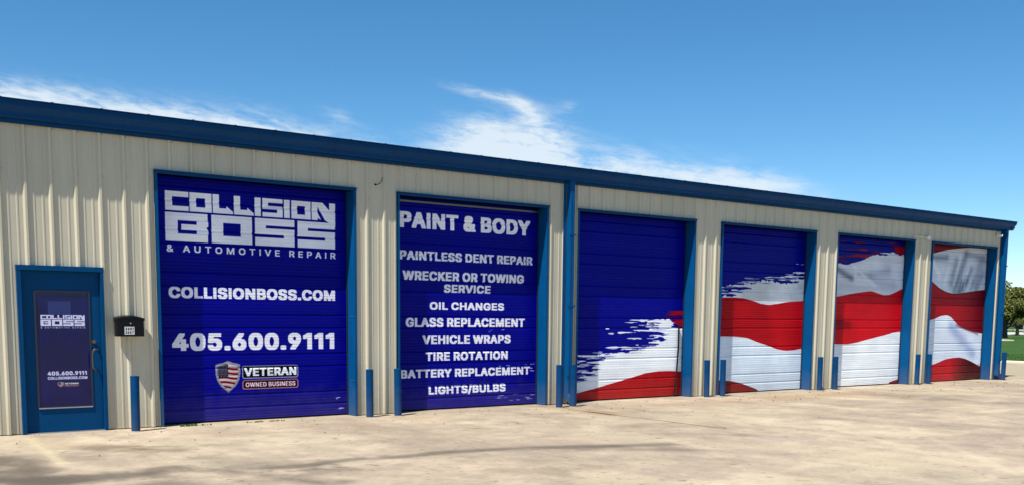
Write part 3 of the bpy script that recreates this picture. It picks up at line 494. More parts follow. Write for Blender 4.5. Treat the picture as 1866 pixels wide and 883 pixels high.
# ------------------------------------------------------------------ ground
def stain_canvas():
    c = Canvas(-10, -15, 48, 16, 56, (.642, .582, .505))
    c.X = c.X; h, w_ = c.h, c.w
    a = fbm(h, w_, 3, 7, 1, 3.0, .68); b = fbm(h, w_, 10, 6, 2, 3.0, .72); d_ = fbm(h, w_, 40, 4, 3, 3, .7); f = fbm(h, w_, 7, 5, 4, 6)
    c.a *= (1+(a[..., None]-.5)*.26); c.blend(np.clip((b-.52)*3, 0, .5), (.53, .485, .41)); c.blend(np.clip((f-.54)*5, 0, .45), (.67, .62, .53)); c.a *= (1+(d_[..., None]-.5)*.30)
    e_ = fbm(h, w_, 5, 5, 6, 14); c.a *= (1+(e_[..., None]-.5)*.26)                    # wash streaks running away from the doors
    k_ = fbm(h, w_, 12, 5, 8, 3); c.blend(np.clip((k_-.60)*6, 0, .35), (.56, .495, .45)); k2 = fbm(h, w_, 16, 5, 10, 3); c.blend(np.clip((k2-.60)*6, 0, .40), (.69, .64, .53))
    sp_ = fbm(h, w_, 260, 2, 11, 3); c.blend(np.clip((sp_-.80)*9, 0, .5), (.30, .27, .23)); c.blend(np.clip((.17-sp_)*9, 0, .35), (.80, .76, .66))
    PN = {}
    def path(pts, wd, col, al, k=0, rag=1.0):
        if k % 8 not in PN: PN[k % 8] = fbm(h, w_, 22, 5, 60+k % 8, 3)
        P = np.array(pts); i0 = max(0, int((P[:, 0].min()-wd*3-c.x0)*c.p)); i1 = min(w_, int((P[:, 0].max()+wd*3-c.x0)*c.p)+1); j0 = max(0, int((P[:, 1].min()-wd*3-c.z0)*c.p)); j1 = min(h, int((P[:, 1].max()+wd*3-c.z0)*c.p)+1)
        if i1 <= i0 or j1 <= j0: return
        gx, gz = c.GX[j0:j1, i0:i1], c.GZ[j0:j1, i0:i1]; m = np.zeros(gx.shape, np.float32)
        for (x0, y0), (x1, y1) in zip(pts[:-1], pts[1:]):
            dx, dy = x1-x0, y1-y0; L2 = dx*dx+dy*dy+1e-9; t_ = np.clip(((gx-x0)*dx+(gz-y0)*dy)/L2, 0, 1); m = np.maximum(m, np.exp(-((gx-x0-t_*dx)**2+(gz-y0-t_*dy)**2)/wd**2))
        m = (np.clip(m*(1+(PN[k % 8][j0:j1, i0:i1]-.5)*3.6*rag), 0, 1)*al)[..., None]
        c.a[j0:j1, i0:i1] = c.a[j0:j1, i0:i1]*(1-m)+np.asarray(col, np.float32)*m
    GREY = (.34, .31, .275); RUST = (.59, .46, .33); PALE = (.77, .72, .60)
    path([(1.35, -4.35), (1.71, -4.45), (2.33, -4.26), (2.82, -4.37), (3.44, -4.33), (4.39, -4.47), (5.6, -4.95)], .13, GREY, .62, 1, .8)
    path([(.9, -3.2), (1.3, -4.2)], .25, GREY, .3, 2)
    path([(-1.1, -3.7), (-.6, -4.05), (.09, -4.01), (.52, -3.86), (.9, -4.3), (1.1, -4.9), (1.5, -5.6)], .20, GREY, .75, 3)
    path([(-.72, -2.25), (-.80, -2.95), (-1.03, -3.61), (-.8, -4.14)], .30, GREY, .75, 4)
    path([(-.9, -4.6), (.2, -5.0)], .3, GREY, .5, 14)
    path([(5.07, -4.96), (5.44, -4.95), (5.9, -5.05), (6.33, -5.19)], .15, GREY, .55, 5)
    path([(5.4, -5.3), (6.0, -5.6), (6.6, -6.2)], .14, GREY, .35, 6)
    path([(6.93, -4.3), (7.38, -4.58), (7.87, -5.04)], .16, GREY, .35, 7)
    path([(.30, -1.75), (.78, -1.9), (1.0, -2.5)], .22, (.38, .34, .30), .55, 8); path([(.1, -1.6), (.6, -2.2)], .3, RUST, .3, 9)
    path([(10.95, -4.11), (11.12, -5.0)], .25, GREY, .3, 10); path([(13.97, -4.21), (12.5, -4.4)], .2, GREY, .3, 11)
    path([(10.9, -5.7), (10.0, -6.5), (9.14, -7.41), (7.43, -9.14)], .07, PALE, .42, 12, .8); path([(9.88, -4.89), (9.07, -6.36), (8.18, -7.68)], .10, PALE, .35, 13, .7)
    path([(3.2, -1.1), (4.2, -1.2)], .2, RUST, .35, 15); path([(5.1, -.8), (6.2, -.85)], .18, RUST, .4, 16); path([(9.3, -1.0), (11.0, -1.2), (16.5, -1.1)], .3, RUST, .35, 17); path([(13.5, -1.0), (16.2, -1.3)], .35, RUST, .35, 18)
    path([(8.35, -.6), (8.3, -1.9)], .35, RUST, .3, 19)
    g = np.random.default_rng(4)
    for k in range(26):                                        # faint tyre tracks turning into the bays
        x, y = g.uniform(-6, 30), g.uniform(-12, -1.5); an = g.uniform(-1.0, .1); p = [(x, y)]
        for q in range(5): an += g.uniform(-.15, .15); x += math.cos(an)*.8; y += math.sin(an)*.8; p.append((x, y))
        path(p, g.uniform(.05, .12), GREY if g.random() < .6 else PALE, g.uniform(.12, .3), 20+k % 6, .6)
    mo = fbm(h, w_, 26, 5, 15, 3); mk = np.exp(-(((c.GX+.6)/1.6)**2+((c.GZ+4.0)/1.3)**2)); c.blend(np.clip((mo-.50)*7, 0, 1)*mk*.55, GREY)
    mk = np.exp(-(((c.GX-2.2)/1.6)**2+((c.GZ+4.6)/.5)**2)); c.blend(np.clip((mo-.50)*7, 0, 1)*mk*.6, GREY)
    mk = np.exp(-(((c.GX-.8)/1.0)**2+((c.GZ+2.1)/.5)**2)); c.blend(np.clip((mo-.50)*7, 0, 1)*mk*.55, GREY)
    for q_ in range(3): path([(8.30, -.9-q_*.02), (8.29, -1.9), (8.31, -3.2), (8.30, -4.6)], .016, (.22, .18, .14), .85, 40+q_, 1.9)   # dirt packed in the open joint
    path([(8.30, -1.4), (8.30, -2.0)], .05, (.25, .2, .15), .7, 43, 2); path([(12.1, -1.3), (12.12, -3.6)], .014, (.25, .21, .16), .7, 44, 1.9)
    for _ in range(5):                                         # hairline cracks
        x, y = g.uniform(-4, 24), g.uniform(-10, -.6); an = g.uniform(-2.2, -.6); p = [(x, y)]
        for q in range(9): an += g.normal(0, .5); x += math.cos(an)*.22; y += math.sin(an)*.22; p.append((x, y))
        path(p, .008, (.30, .27, .23), .6, 27, 1.2)
    path([(-.17, -.45), (-.25, -1.5), (-.36, -2.9)], .07, (.76, .70, .56), .62, 30, .45)    # worn yellow paint line
    c.blend(np.clip(1-(-c.GZ)/.22, 0, 1)*(c.GZ < 0)*.35*(fbm(h, w_, 30, 4, 77, 3) > .45), (.70, .65, .55))
    return c
sc_ = stain_canvas(); CONC_IM = sc_.image('concrete_wear')
CONC = mat('stained_concrete', (0, 0, 0), .82, image=CONC_IM, var=.13, vscale=22, bump=.35, bscale=55, spec=.25)
CONC2 = mat('plain_concrete', (.35, .295, .205), .85, var=.16, vscale=2.2, bump=.3, bscale=40, spec=.25)
CURB = mat('curb_concrete', (.68, .62, .46), .85, var=.15, vscale=4)
GRASS = mat('lawn_grass', (.038, .090, .014), .9, var=.30, vscale=.6, bump=.6, bscale=25, spec=.15)
ASPH = mat('pale_road', (.50, .47, .42), .85, var=.1, vscale=1)

mb = MB(); mb.face([(-2500, -2500, -.16), (2500, -2500, -.16), (2500, 2500, -.16), (-2500, 2500, -.16)])
tag(mb.build('grass_ground', GRASS, fix=False, org=(0, 0, -.16)), kind='structure')
apron = MB().box(-34, 34.86, -44, 14.5, -.3, -.016).build('concrete_apron', SOIL); tag(apron, kind='structure')
uvm = lambda x, y: ((x+10)/sc_.wd, (y+15)/sc_.ht)
xs = [8.3+3.81*k for k in range(-11, 7)]; xs = [x for x in xs if x < 34]+[34.86]; ys = [-44, -38, -32, -27, -22.6, -18, -13.9, -9.3, -4.7, -.10]
def slab(x0, x1, y0, y1, m, name='concrete_slab'):
    g = .006; x0 += g; x1 -= g; y0 += g; y1 -= g; b_ = .006; mb = MB()
    z = random.uniform(-.0015, .0015)
    T = [(x0+b_, y0+b_), (x1-b_, y0+b_), (x1-b_, y1-b_), (x0+b_, y1-b_)]; O_ = [(x0, y0), (x1, y0), (x1, y1), (x0, y1)]
    mb.face([(*p, z) for p in T], [uvm(*p) for p in T])
    for k in range(4):
        a, b = k, (k+1) % 4; mb.face([(*O_[a], z-b_), (*O_[b], z-b_), (*T[b], z), (*T[a], z)], [uvm(*O_[a]), uvm(*O_[b]), uvm(*T[b]), uvm(*T[a])]); mb.face([(*O_[a], -.1), (*O_[b], -.1), (*O_[b], z-b_), (*O_[a], z-b_)], [uvm(*O_[a]), uvm(*O_[b])]*2)
    return mb.build(name, m, apron, fix=False)
for i in range(len(xs)-1):
    for j in range(len(ys)-1): slab(xs[i], xs[i+1], ys[j], ys[j+1], CONC if (ys[j] > -14 and xs[i] > -10) else CONC2)
yb = [-.10, 4.6, 9.4, 14.5]
for j in range(3): slab(24.16, 28.9, yb[j], yb[j+1], CONC2); slab(28.9, 34.86, yb[j], yb[j+1], CONC2)
for i in range(6): slab(DX[i]+.0, DX[i]+DW, -.10, .34, CONC, 'door_sill_slab')
e0 = [-34]+[DX[i]+DW for i in range(6)]; e1 = DX+[24.16]
for a, b in zip(e0, e1): slab(a, b, -.10, .10, CONC, 'footing_slab')
curb = MB().extr([(34.87, -.15), (34.87, .06), (34.89, .085), (35.02, .085), (35.05, .06), (35.05, -.15)], -44, 14.6, 'y'); tag(curb.build('curb', CURB), kind='structure')
# lawn beyond the kerb lies nearly flush with it
mb = MB()
for i in range(40):
    for j in range(36):
        x0, x1, y0, y1 = 35.05+i*4, 35.05+(i+1)*4, -44+j*5, -44+(j+1)*5
        H = lambda x, y: .02+.05*math.sin(x*.21+y*.13)*min(1, (x-35.05)/10)
        mb.face([(x0, y0, H(x0, y0)), (x1, y0, H(x1, y0)), (x1, y1, H(x1, y1)), (x0, y1, H(x0, y1))])
tag(mb.build('lawn', GRASS, fix=True, smooth=True), kind='structure')

fwd = Vector((math.sin(YAW), math.cos(YAW), 0)); rgt = Vector((math.cos(YAW), -math.sin(YAW), 0)); C0 = Vector((CAM.x, CAM.y, 0))
def far(px, depth, z=0):                                       # ground spot at this picture column and depth, for laying out the far side
    ang = (px-933)/1859.3; p = C0+fwd*depth+rgt*(ang*depth); return Vector((p.x, p.y, z))
def band(name, d0, d1, x0, x1, m, z=.0, n=24):
    mb = MB(); rd = Vector((.86, -.51, 0)); out = Vector((.51, .86, 0))
    a = far(1860, d0); T = d1-d0
    for k in range(n):
        s0, s1 = x0+(x1-x0)*k/n, x0+(x1-x0)*(k+1)/n; cv_ = lambda s: a+rd*s+out*(s*s*.0006)
        p, q = cv_(s0), cv_(s1); mb.extr([(p.x, p.y), (q.x, q.y), (q.x+out.x*T, q.y+out.y*T), (p.x+out.x*T, p.y+out.y*T)], z-.10, z, 'z')
    return tag(mb.build(name, m), kind='structure')
band('footpath', 78, 80.2, -60, -.8, CURB, .10)
band('far_road', 106, 124, -160, 160, ASPH, .13)
band('far_pavement', 150, 156, -12, 160, CURB, .16)

# ------------------------------------------------------------------ building
bld = tag(empty('auto_shop_building', (9, 4, 0)), 'long low cream ribbed metal auto repair shop with blue trim and six overhead doors', 'building')
WZ0, WZ1, XL, XR = .012, 4.02, -6.096, 24.12
ft = .3048
opens = [(DX[i], DX[i]+DW, DH) for i in range(6)]+[(-.155, .905, 2.165)]
def rib_profile(x0):
    """three feet of panel: high rib every foot, two low ones between"""
    p = []
    for k in range(3):
        o = x0+k*ft
        p += [(o-.034, 0), (o-.013, -.032), (o+.013, -.032), (o+.034, 0), (o+.085, 0), (o+.092, -.005), (o+.108, -.005), (o+.115, 0), (o+.19, 0), (o+.197, -.005), (o+.213, -.005), (o+.22, 0)]
    return p
panel_x = []
k = 0; x = XL
def panel(x0, x1, zt_, flip=None):
    prof = rib_profile(x0)+[(x0+3*ft-.034, 0)]
    cuts = sorted({e for o in opens for e in o[:2] if prof[0][0] < e < prof[-1][0]})
    full = []
    for a, b in zip(prof[:-1], prof[1:]):
        full.append(a)
        for cc in cuts:
            if a[0] < cc < b[0]: full.append((cc, a[1]+(b[1]-a[1])*(cc-a[0])/(b[0]-a[0])))
    full.append(prof[-1]); full = [p for p in full if p[0] <= x1+1e-6]
    mb = MB()
    for a, b in zip(full[:-1], full[1:]):
        m_ = (a[0]+b[0])/2; z0 = WZ0
        for o in opens:
            if o[0] < m_ < o[1]: z0 = o[2]
        mb.face([(a[0], a[1], z0), (b[0], b[1], z0), (b[0], b[1], zt_), (a[0], a[1], zt_)])
    if mb.f:
        # one wavering sheet: a hair of unevenness, as rolled sheet has
        o = mb.build('wall_panel', CREAM, bld, fix=False, org=(x0+.45, 0, WZ0))
        return o
n_pan = int((XR-XL)/(3*ft))+1
for k in range(n_pan): panel(XL+k*3*ft, XR-.01, WZ1)
# fastener rows along the girts
mb = MB()
for z in (.10, .95, 2.25, 3.35, 3.88):
    x = XL+.046
    while x < XR-.35:
        if all(not (o[0]-.02 < x < o[1]+.02 and z < o[2]+.03) for o in opens): mb.box(x-.006, x+.006, -.007, .001, z-.006, z+.006)
        x += ft
tag(mb.build('fastener', STEEL, bld, fix=False), kind='stuff')
# side and back walls, roof
mb = MB()
YB = 15.0
prof = []
y = .02
while y < YB: prof += [(XR, y), (XR, y+.22), (XR+.03, y+.24), (XR+.03, y+.27)]; y += ft
prof.append((XR, YB))
zr = lambda y: 4.05+(y if y < YB/2 else YB-y)*.083
for a, b in zip(prof[:-1], prof[1:]): mb.face([(a[0], a[1], WZ0), (b[0], b[1], WZ0), (b[0], b[1], zr(b[1])), (a[0], a[1], zr(a[1]))])
for a, b in zip(prof[:-1], prof[1:]): mb.face([(XL-(a[0]-XR), a[1], WZ0), (XL-(b[0]-XR), b[1], WZ0), (XL-(b[0]-XR), b[1], zr(b[1])), (XL-(a[0]-XR), a[1], zr(a[1]))])
mb.face([(XL, YB, WZ0), (XR, YB, WZ0), (XR, YB, 4.05), (XL, YB, 4.05)])
tag(mb.build('side_wall', CREAM, bld, fix=False), 'plain ribbed end and rear walls')
RX0, RX1 = XL-.15, 24.25
mb = MB(); x = RX0
cols_ = [RX0]
while x < RX1-.6: cols_ += [x+.55, x+.56, x+.59, x+.60]; x += .6
cols_.append(RX1)
hh = lambda i: .03 if (i % 4 in (2, 3)) else 0
for i in range(len(cols_)-1):
    for ya, yb_ in ((-.16, YB/2), (YB/2, YB+.16)):
        za, zb_ = 4.165+(ya+.16 if ya < YB/2 else YB/2+.16)*.083, 4.165+((YB/2+.16) if yb_ <= YB/2+.01 else 0)*.083
        mb.face([(cols_[i], ya, za+hh(i)), (cols_[i+1], ya, za+hh(i+1)), (cols_[i+1], yb_, zb_+hh(i+1)), (cols_[i], yb_, zb_+hh(i))])
mb.build('roof', ROOFM, bld, fix=False)
mb = MB()                                                       # rake trim on the gable ends
for xx in (RX0, RX1-.16):
    for ya, yb_ in ((-.16, YB/2), (YB/2, YB+.16)):
        za, zb_ = 4.13+(ya+.16 if ya < YB/2 else YB/2+.16)*.083, 4.13+((YB/2+.16) if yb_ <= YB/2+.01 else 0)*.083
        b = len(mb.v); mb.v += [(xx, ya, za-.14), (xx+.16, ya, za-.14), (xx+.16, ya, za+.045), (xx, ya, za+.045), (xx, yb_, zb_-.14), (xx+.16, yb_, zb_-.14), (xx+.16, yb_, zb_+.045), (xx, yb_, zb_+.045)]
        for f in ((0, 1, 2, 3), (7, 6, 5, 4), (0, 4, 5, 1), (1, 5, 6, 2), (2, 6, 7, 3), (3, 7, 4, 0)): mb.f.append(tuple(b+i for i in f)); mb.uv.append([(0, 0)]*4); mb.m.append(0)
tag(mb.build('rake_trim', BLUE_D, bld), kind='stuff')
# gutter in ten-foot lengths, K profile
gp = [(-.034, 3.955), (-.125, 3.955), (-.135, 3.965), (-.135, 4.02), (-.205, 4.095), (-.205, 4.135), (-.22, 4.14), (-.22, 4.158), (-.205, 4.165), (-.19, 4.16), (-.19, 4.10), (-.12, 4.02), (-.12, 3.97), (-.05, 3.97), (-.05, 4.16), (-.034, 4.16)]
gut = MB(); gut.extr(gp, XL-.15, 24.22); gutter = gut.build('gutter', BLUE_D, bld)
x = XL+1.2
while x < 24: MB().extr([(-.030, 3.950), (-.127, 3.950), (-.139, 3.962), (-.139, 4.018), (-.209, 4.093), (-.209, 4.13), (-.20, 4.13), (-.20, 4.098), (-.13, 4.022), (-.13, 3.958), (-.030, 3.958)], x, x+.03).build('gutter_seam', BLUE_D, gutter); x += 3.05
for x0, x1 in ((24.22, 24.232), (XL-.162, XL-.15)): MB().extr([(-.03, 3.948), (-.13, 3.948), (-.142, 3.962), (-.142, 4.02), (-.212, 4.095), (-.225, 4.14), (-.225, 4.17), (-.03, 4.17)], x0, x1).build('end_cap', BLUE_D, gutter)
MB().box(XL-.1, 24.15, -.055, -.036, 3.90, 3.954).build('eave_trim', BLUE_D, bld)
MB().extr([(-.034, 4.162), (-.232, 4.166), (-.232, 4.176), (.10, 4.196), (.10, 4.17)], RX0, 24.24).build('eave_drip_edge', BLUE_D, bld)
MB().extr([(XR-.31, -.040), (XR+.035, -.040), (XR+.035, .14), (XR+.032, .14), (XR+.032, -.037), (XR-.31, -.037)], WZ0, 3.90, 'z').build('corner_trim', BLUE, bld)

# downspouts
def downspout(xc, name, kick):
    w2_, d0, d1 = .052, -.145, -.045
    z1 = 3.954
    mb = MB()
    pr = [(xc-w2_, d0), (xc-w2_+.012, d0-.006), (xc-.012, d0-.006), (xc-.008, d0), (xc+.008, d0), (xc+.012, d0-.006), (xc+w2_-.012, d0-.006), (xc+w2_, d0), (xc+w2_, d1), (xc-w2_, d1)]
    mb.extr(pr, .20, z1, 'z'); o = mb.build(name, BLUE, bld)
    for z in (.5, 1.75, 3.0): MB().box(xc-w2_-.03, xc+w2_+.03, d0-.010, d0-.0065, z, z+.03).build('strap', BLUE, o)
    mb = MB()
    if kick == 'front': mb.extr([(d0-.008, .26), (d1+.004, .26), (d1+.004, .16), (-.19, .03), (-.26, .02), (-.26, .10), (-.215, .12), (d0-.008, .20)], xc-w2_-.004, xc+w2_+.004, 'x')
    else: mb.extr([(xc-w2_-.004, .26), (xc+w2_+.004, .26), (xc+w2_+.004, .17), (xc+.30, .10), (xc+.30, .015), (xc+.05, .03), (xc-w2_-.004, .12)], d0-.008, d1, 'y')
    mb.build('elbow', BLUE, o); return o
tag(downspout(8.92, 'downspout', 'front'), 'blue downspout between the second and third overhead doors')
tag(downspout(23.93, 'downspout', 'side'), 'blue downspout at the far right corner')
MB().box(8.80, 8.855, -.040, -.0335, WZ0, 3.9).build('expansion_trim', BLUE, bld)
MB().box(8.985, 9.06, -.040, -.0335, WZ0, 3.9).build('expansion_trim', BLUE, bld)

# overhead doors
names = ['overhead door with dark blue vinyl, logo, web address and phone number', 'overhead door with dark blue vinyl listing services in white', 'overhead door with blue field above torn white and red flag stripe',
         'overhead door with blue brush edge over white and red waves', 'overhead door with red and white waves and grey folds', 'overhead door with creased white cloth print between dark red bands']
SEC = .5875
def sec_profile():
    """(z, y) down one section: joint, two deep grooves, fine pinstripes"""
    p = [(0.0, .012), (.0, .004), (.004, 0.0)]
    def groove(z, w_, d_): return [(z-w_, 0), (z+w_*.35, d_), (z+w_*.62, d_), (z+w_*.8, 0)]     # long lit lower lip, short upper one
    for z, w_, d_ in ((.045, .009, .0035), (.085, .009, .0035), (.125, .009, .0035), (.20, .026, .015), (.25, .009, .0035), (.29, .009, .0035), (.335, .009, .0035), (.39, .026, .015), (.44, .009, .0035), (.485, .009, .0035), (.53, .009, .0035)): p += groove(z, w_, d_)
    p += [(SEC-.004, 0), (SEC-.001, .004), (SEC-.001, .012)]
    return p
SP = sec_profile()
for i in range(6):
    x0, x1 = DX[i], DX[i]+DW; xi, xo = x0+FACE, x1-FACE; ztop = DH-FACE
    # frame: jambs (face + return) and header as separate pieces
    fr = MB().box(xi-.004, xo+.004, .05, DEP+.03, ztop-.0, ztop+.03).build('door_frame', BLUE, bld)
    def jamb(a, b, s): # a outer x, b opening x
        lo, hi = min(a, b), max(a, b)
        m_ = MB(); m_.extr([(a, -.038), (b, -.038), (b, DEP+.02), (b-s*.004, DEP+.02), (b-s*.004, -.034), (a, -.034)], WZ0-.008, DH-.0, 'z'); return m_
    jamb(x0, xi, 1).build('jamb', BLUE, fr); jr = jamb(x1, xo, -1).build('jamb', BLUE, fr)
    MB().extr([(-.042, DH+.004), (-.042, ztop), (DEP+.02, ztop), (DEP+.02, ztop+.004), (-.038, ztop+.004), (-.038, DH+.004)], x0-.004, x1+.004, 'x').build('lintel', BLUE_D, fr)  # same paint as the jambs; darker gutter blue stands in for eave shade
    MB().extr([(-.0, DH+.012), (-.062, DH+.004), (-.062, DH-.008), (-.058, DH-.008), (-.058, DH+.0), (0, DH+.008)], x0-.01, x1+.01, 'x').build('drip_cap', BLUE_D, fr)
    sealo = MB().box(xi+.006, xo-.006, DEP+.004, DEP+.045, -.005, .028).build('overhead_door', RUBBER, bld); sealo['label'] = names[i]
    for k in range(6):
        zb0 = .026 if k == 0 else k*SEC; mb = MB(); pts = [(z+k*SEC, y) for z, y in SP]
        if k == 0: pts = [(.026, .012), (.026, 0)]+[q for q in pts if q[0] > .03]
        if k == 5: pts = [q for q in pts if q[0] < DH-.02]+[(DH-.02, 0)]
        bow = lambda x: 0
        nx = 1
        for (za, ya), (zc, yc) in zip(pts[:-1], pts[1:]):
            U = lambda x, z: ((x-x0)/cvs[i].wd, z/cvs[i].ht)
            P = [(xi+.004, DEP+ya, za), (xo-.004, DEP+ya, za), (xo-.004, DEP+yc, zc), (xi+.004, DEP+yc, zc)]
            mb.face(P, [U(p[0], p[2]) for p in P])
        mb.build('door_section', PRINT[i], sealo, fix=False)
    MB().box(xi-.002, xi+.016, DEP-.03, DEP-.004, 0, ztop-.01).build('weather_strip', DARKF, fr)
    MB().box(xo-.016, xo+.002, DEP-.03, DEP-.004, 0, ztop-.01).build('weather_strip', DARKF, fr)
    if i == 1: MB().box(xi+.02, xo-.02, DEP-.045, DEP-.025, ztop-.075, ztop-.045).build('top_rail', CHROME, fr)
    # hairline joints where jamb trim pieces overlap
    for z in ((.55, 1.55) if i == 0 else ()): MB().box(xo-.0065, xo-.0045, -.01, .10, z, z+.006).build('trim_joint', STEEL, fr)

# entry door
ef = MB()
ef.extr([(-.155, -.050), (-.105, -.050), (-.105, .055), (-.09, .055), (-.09, .09), (-.155, .09)], WZ0-.008, 2.165, 'z')
ef.extr([(.905, -.050), (.865, -.050), (.865, .055), (.85, .055), (.85, .09), (.905, .09)], WZ0-.008, 2.165, 'z')
ef.box(-.158, .908, -.053, .09, 2.105, 2.169)
efo = ef.build('entry_frame', BLUE_DOOR, bld)
MB().box(-.104, .864, -.03, .09, -.002, .014).build('threshold', STEEL, efo)
zp0, zp1, xp0, xp1 = .325, 1.855, .045, .735
el_ = MB(); fy = .012
for bx in ((-.100, xp0, .018, 2.10), (xp1, .860, .018, 2.10), (xp0, xp1, .018, zp0), (xp0, xp1, zp1, 2.10)): el_.box(bx[0], bx[1], fy, fy+.042, bx[2], bx[3])
leaf = el_.build('entry_door', BLUE_DOOR, bld, fix=True); leaf['label'] = 'blue entry door with a tall wrapped glass pane'
fm = MB()
for bx in ((xp0, xp0+.022, zp0, zp1), (xp1-.022, xp1, zp0, zp1), (xp0+.022, xp1-.022, zp0, zp0+.022), (xp0+.022, xp1-.022, zp1-.022, zp1)): fm.box(bx[0], bx[1], fy-.010, fy+.03, bx[2], bx[3])
fm.build('pane_frame', DARKF, leaf)
pc = Canvas(xp0, zp0, xp1-xp0, zp1-zp0, 420, (.05, .055, .29)); 
pc.a *= (1+(fbm(pc.h, pc.w, 5, 5, 9, .7)[..., None]-.5)*.5)
PX = lambda cx: .071+(cx-50)/375*.654; PZ = lambda cy: 1.84-(cy-38)/810*1.5
pc.blend(pc.poly_mask([rc(PX(133), PX(292), PZ(195), PZ(105))]), (.15, .19, .42)); pc.blend(pc.poly_mask([rc(PX(60), PX(400), PZ(60), PZ(42))])*.3, (.2, .22, .4))
TL = lambda p: (PX(78)+(p[0]-.215)/(2.835-.215)*(PX(391)-PX(78)), PZ(277)+(p[1]-2.575)/(zt-2.575)*(PZ(199)-PZ(277)))
pc.blend(pc.poly_mask(logo(TL)), (.80, .80, .92))
pc.blend(text_mask(pc, '& AUTOMOTIVE REPAIR', PX(78), PX(392), PZ(293), PZ(284), (.07, .04), 1.9), (.8, .8, .9))
pc.blend(text_mask(pc, '405.600.9111', PX(112), PX(392), PZ(625), PZ(597), (.092, .055), 1.1), (.78, .78, .9))
pc.blend(text_mask(pc, 'COLLISIONBOSS.COM', PX(112), PX(394), PZ(654), PZ(634), (.092, .055), 1.1), (.75, .75, .88))
badge(pc, lambda p: (PX(180)+(p[0]-.885)/1.3*(PX(330)-PX(180)), PZ(708)+(p[1]-.425)/.468*(PZ(671)-PZ(708))))
GLASSP = mat('wrapped_door_glass', (0, 0, 0), .14, image=pc.image('pane_print'), spec=.35)
mb = MB(); U = lambda x, z: ((x-xp0)/pc.wd, (z-zp0)/pc.ht); P = [(xp0+.02, fy+.004, zp0+.02), (xp1-.02, fy+.004, zp0+.02), (xp1-.02, fy+.004, zp1-.02), (xp0+.02, fy+.004, zp1-.02)]
mb.face(P, [U(p[0], p[2]) for p in P]); mb.face([(p[0], fy+.010, p[2]) for p in reversed(P)], [U(p[0], p[2]) for p in reversed(P)])
for k in range(4): a, b = P[k], P[(k+1) % 4]; mb.face([a, (a[0], fy+.010, a[2]), (b[0], fy+.010, b[2]), b])
mb.build('glass_pane', GLASSP, leaf, fix=False)
MB().box(xp0+.01, xp1-.01, fy-.016, fy-.011, zp0-.004, zp0+.010).build('pane_bead', STEEL, leaf)
hb = MB(); hb.tube([(.80, fy, 1.09), (.80, fy-.05, 1.09), (.765, fy-.065, 1.09), (.735, fy-.068, 1.065), (.725, fy-.068, 1.02), (.725, fy-.068, .90), (.73, fy-.068, .84), (.76, fy-.055, .82), (.80, fy-.02, .82), (.80, fy, .82)], .011, 8)
hb.build('handle', CHROME, leaf, smooth=True)
lk = MB(); lk.tube([(.765, fy, 1.19), (.765, fy-.022, 1.19)], [.028, .026], 16); lk.tube([(.765, fy-.022, 1.19), (.765, fy-.030, 1.19)], .012, 12); lk.build('lock', CHROME, leaf, smooth=True)
for z in (.25, 1.05, 1.85): MB().tube([(-.102, -.002, z-.055), (-.102, -.002, z+.055)], .011, 10).build('hinge', BLUE_DOOR, leaf, smooth=True)

# ------------------------------------------------------------------ things on the wall
mx0, mx1, mz0, mz1, my = 1.02, 1.38, 1.262, 1.50, -.185
box = tag(empty('mailbox', (1.2, -.03, mz0)), 'black wall mailbox with curved lid and white number sticker between entry door and first bay', 'mailbox')
MB().extr([(-.034, mz0), (my, mz0), (my, mz1), (-.034, mz1)], mx0+.006, mx1-.006, 'x').build('body', BLACK, box, bevel=.004)
lid = MB(); n = 9; arc = lambda u: mz1+.030*(1-(2*u-1)**2)+.004
ptsl = [(mx0-.004+(mx1-mx0+.008)*k/n, arc(k/n)) for k in range(n+1)]
for s_ in range(n):
    (xa, za), (xb, zb_) = ptsl[s_], ptsl[s_+1]
    lid.face([(xa, my-.005, za), (xb, my-.005, zb_), (xb, -.034, zb_+.012), (xa, -.034, za+.012)]); lid.face([(xa, my-.005, za-.03), (xb, my-.005, zb_-.03), (xb, my-.005, zb_), (xa, my-.005, za)])
    lid.face([(xa, my-.005, za-.03), (xb, my-.005, zb_-.03), (xb, my-.001, mz1-.0), (xa, my-.001, mz1-.0)]); lid.face([(xa, -.034, mz1), (xb, -.034, mz1), (xb, -.034, zb_+.012), (xa, -.034, za+.012)])
for xx, zz in (ptsl[0], ptsl[-1]): lid.face([(xx, my-.005, zz-.03), (xx, my-.005, zz), (xx, -.034, zz+.012), (xx, -.034, zz-.04)])
lid.build('lid', BLACK, box)
MB().tube([(1.195, my+.002, 1.437), (1.195, my-.010, 1.437)], .010, 12).build('keyhole', STEEL, box, smooth=True)
scv = Canvas(0, 0, .13, .105, 1500, (.82, .83, .83)); 
for t_, z0 in (('3601', .058), ('3657', .010)): scv.blend(text_mask(scv, t_, .010, .120, z0, z0+.036, (.08, .05), 1.25), (.02, .02, .02))
scv.blend(np.clip(1-np.abs(scv.GZ-.0525)/.0012, 0, 1)*.6, (.4, .4, .4))
STK = mat('number_sticker', (0, 0, 0), .5, image=scv.image('sticker_print'))
mb = MB(); mb.face([(1.115, my-.0015, 1.288), (1.245, my-.0015, 1.288), (1.245, my-.0015, 1.393), (1.115, my-.0015, 1.393)], [(0, 0), (1, 0), (1, 1), (0, 1)]); mb.build('number_sticker', STK, box, fix=False)

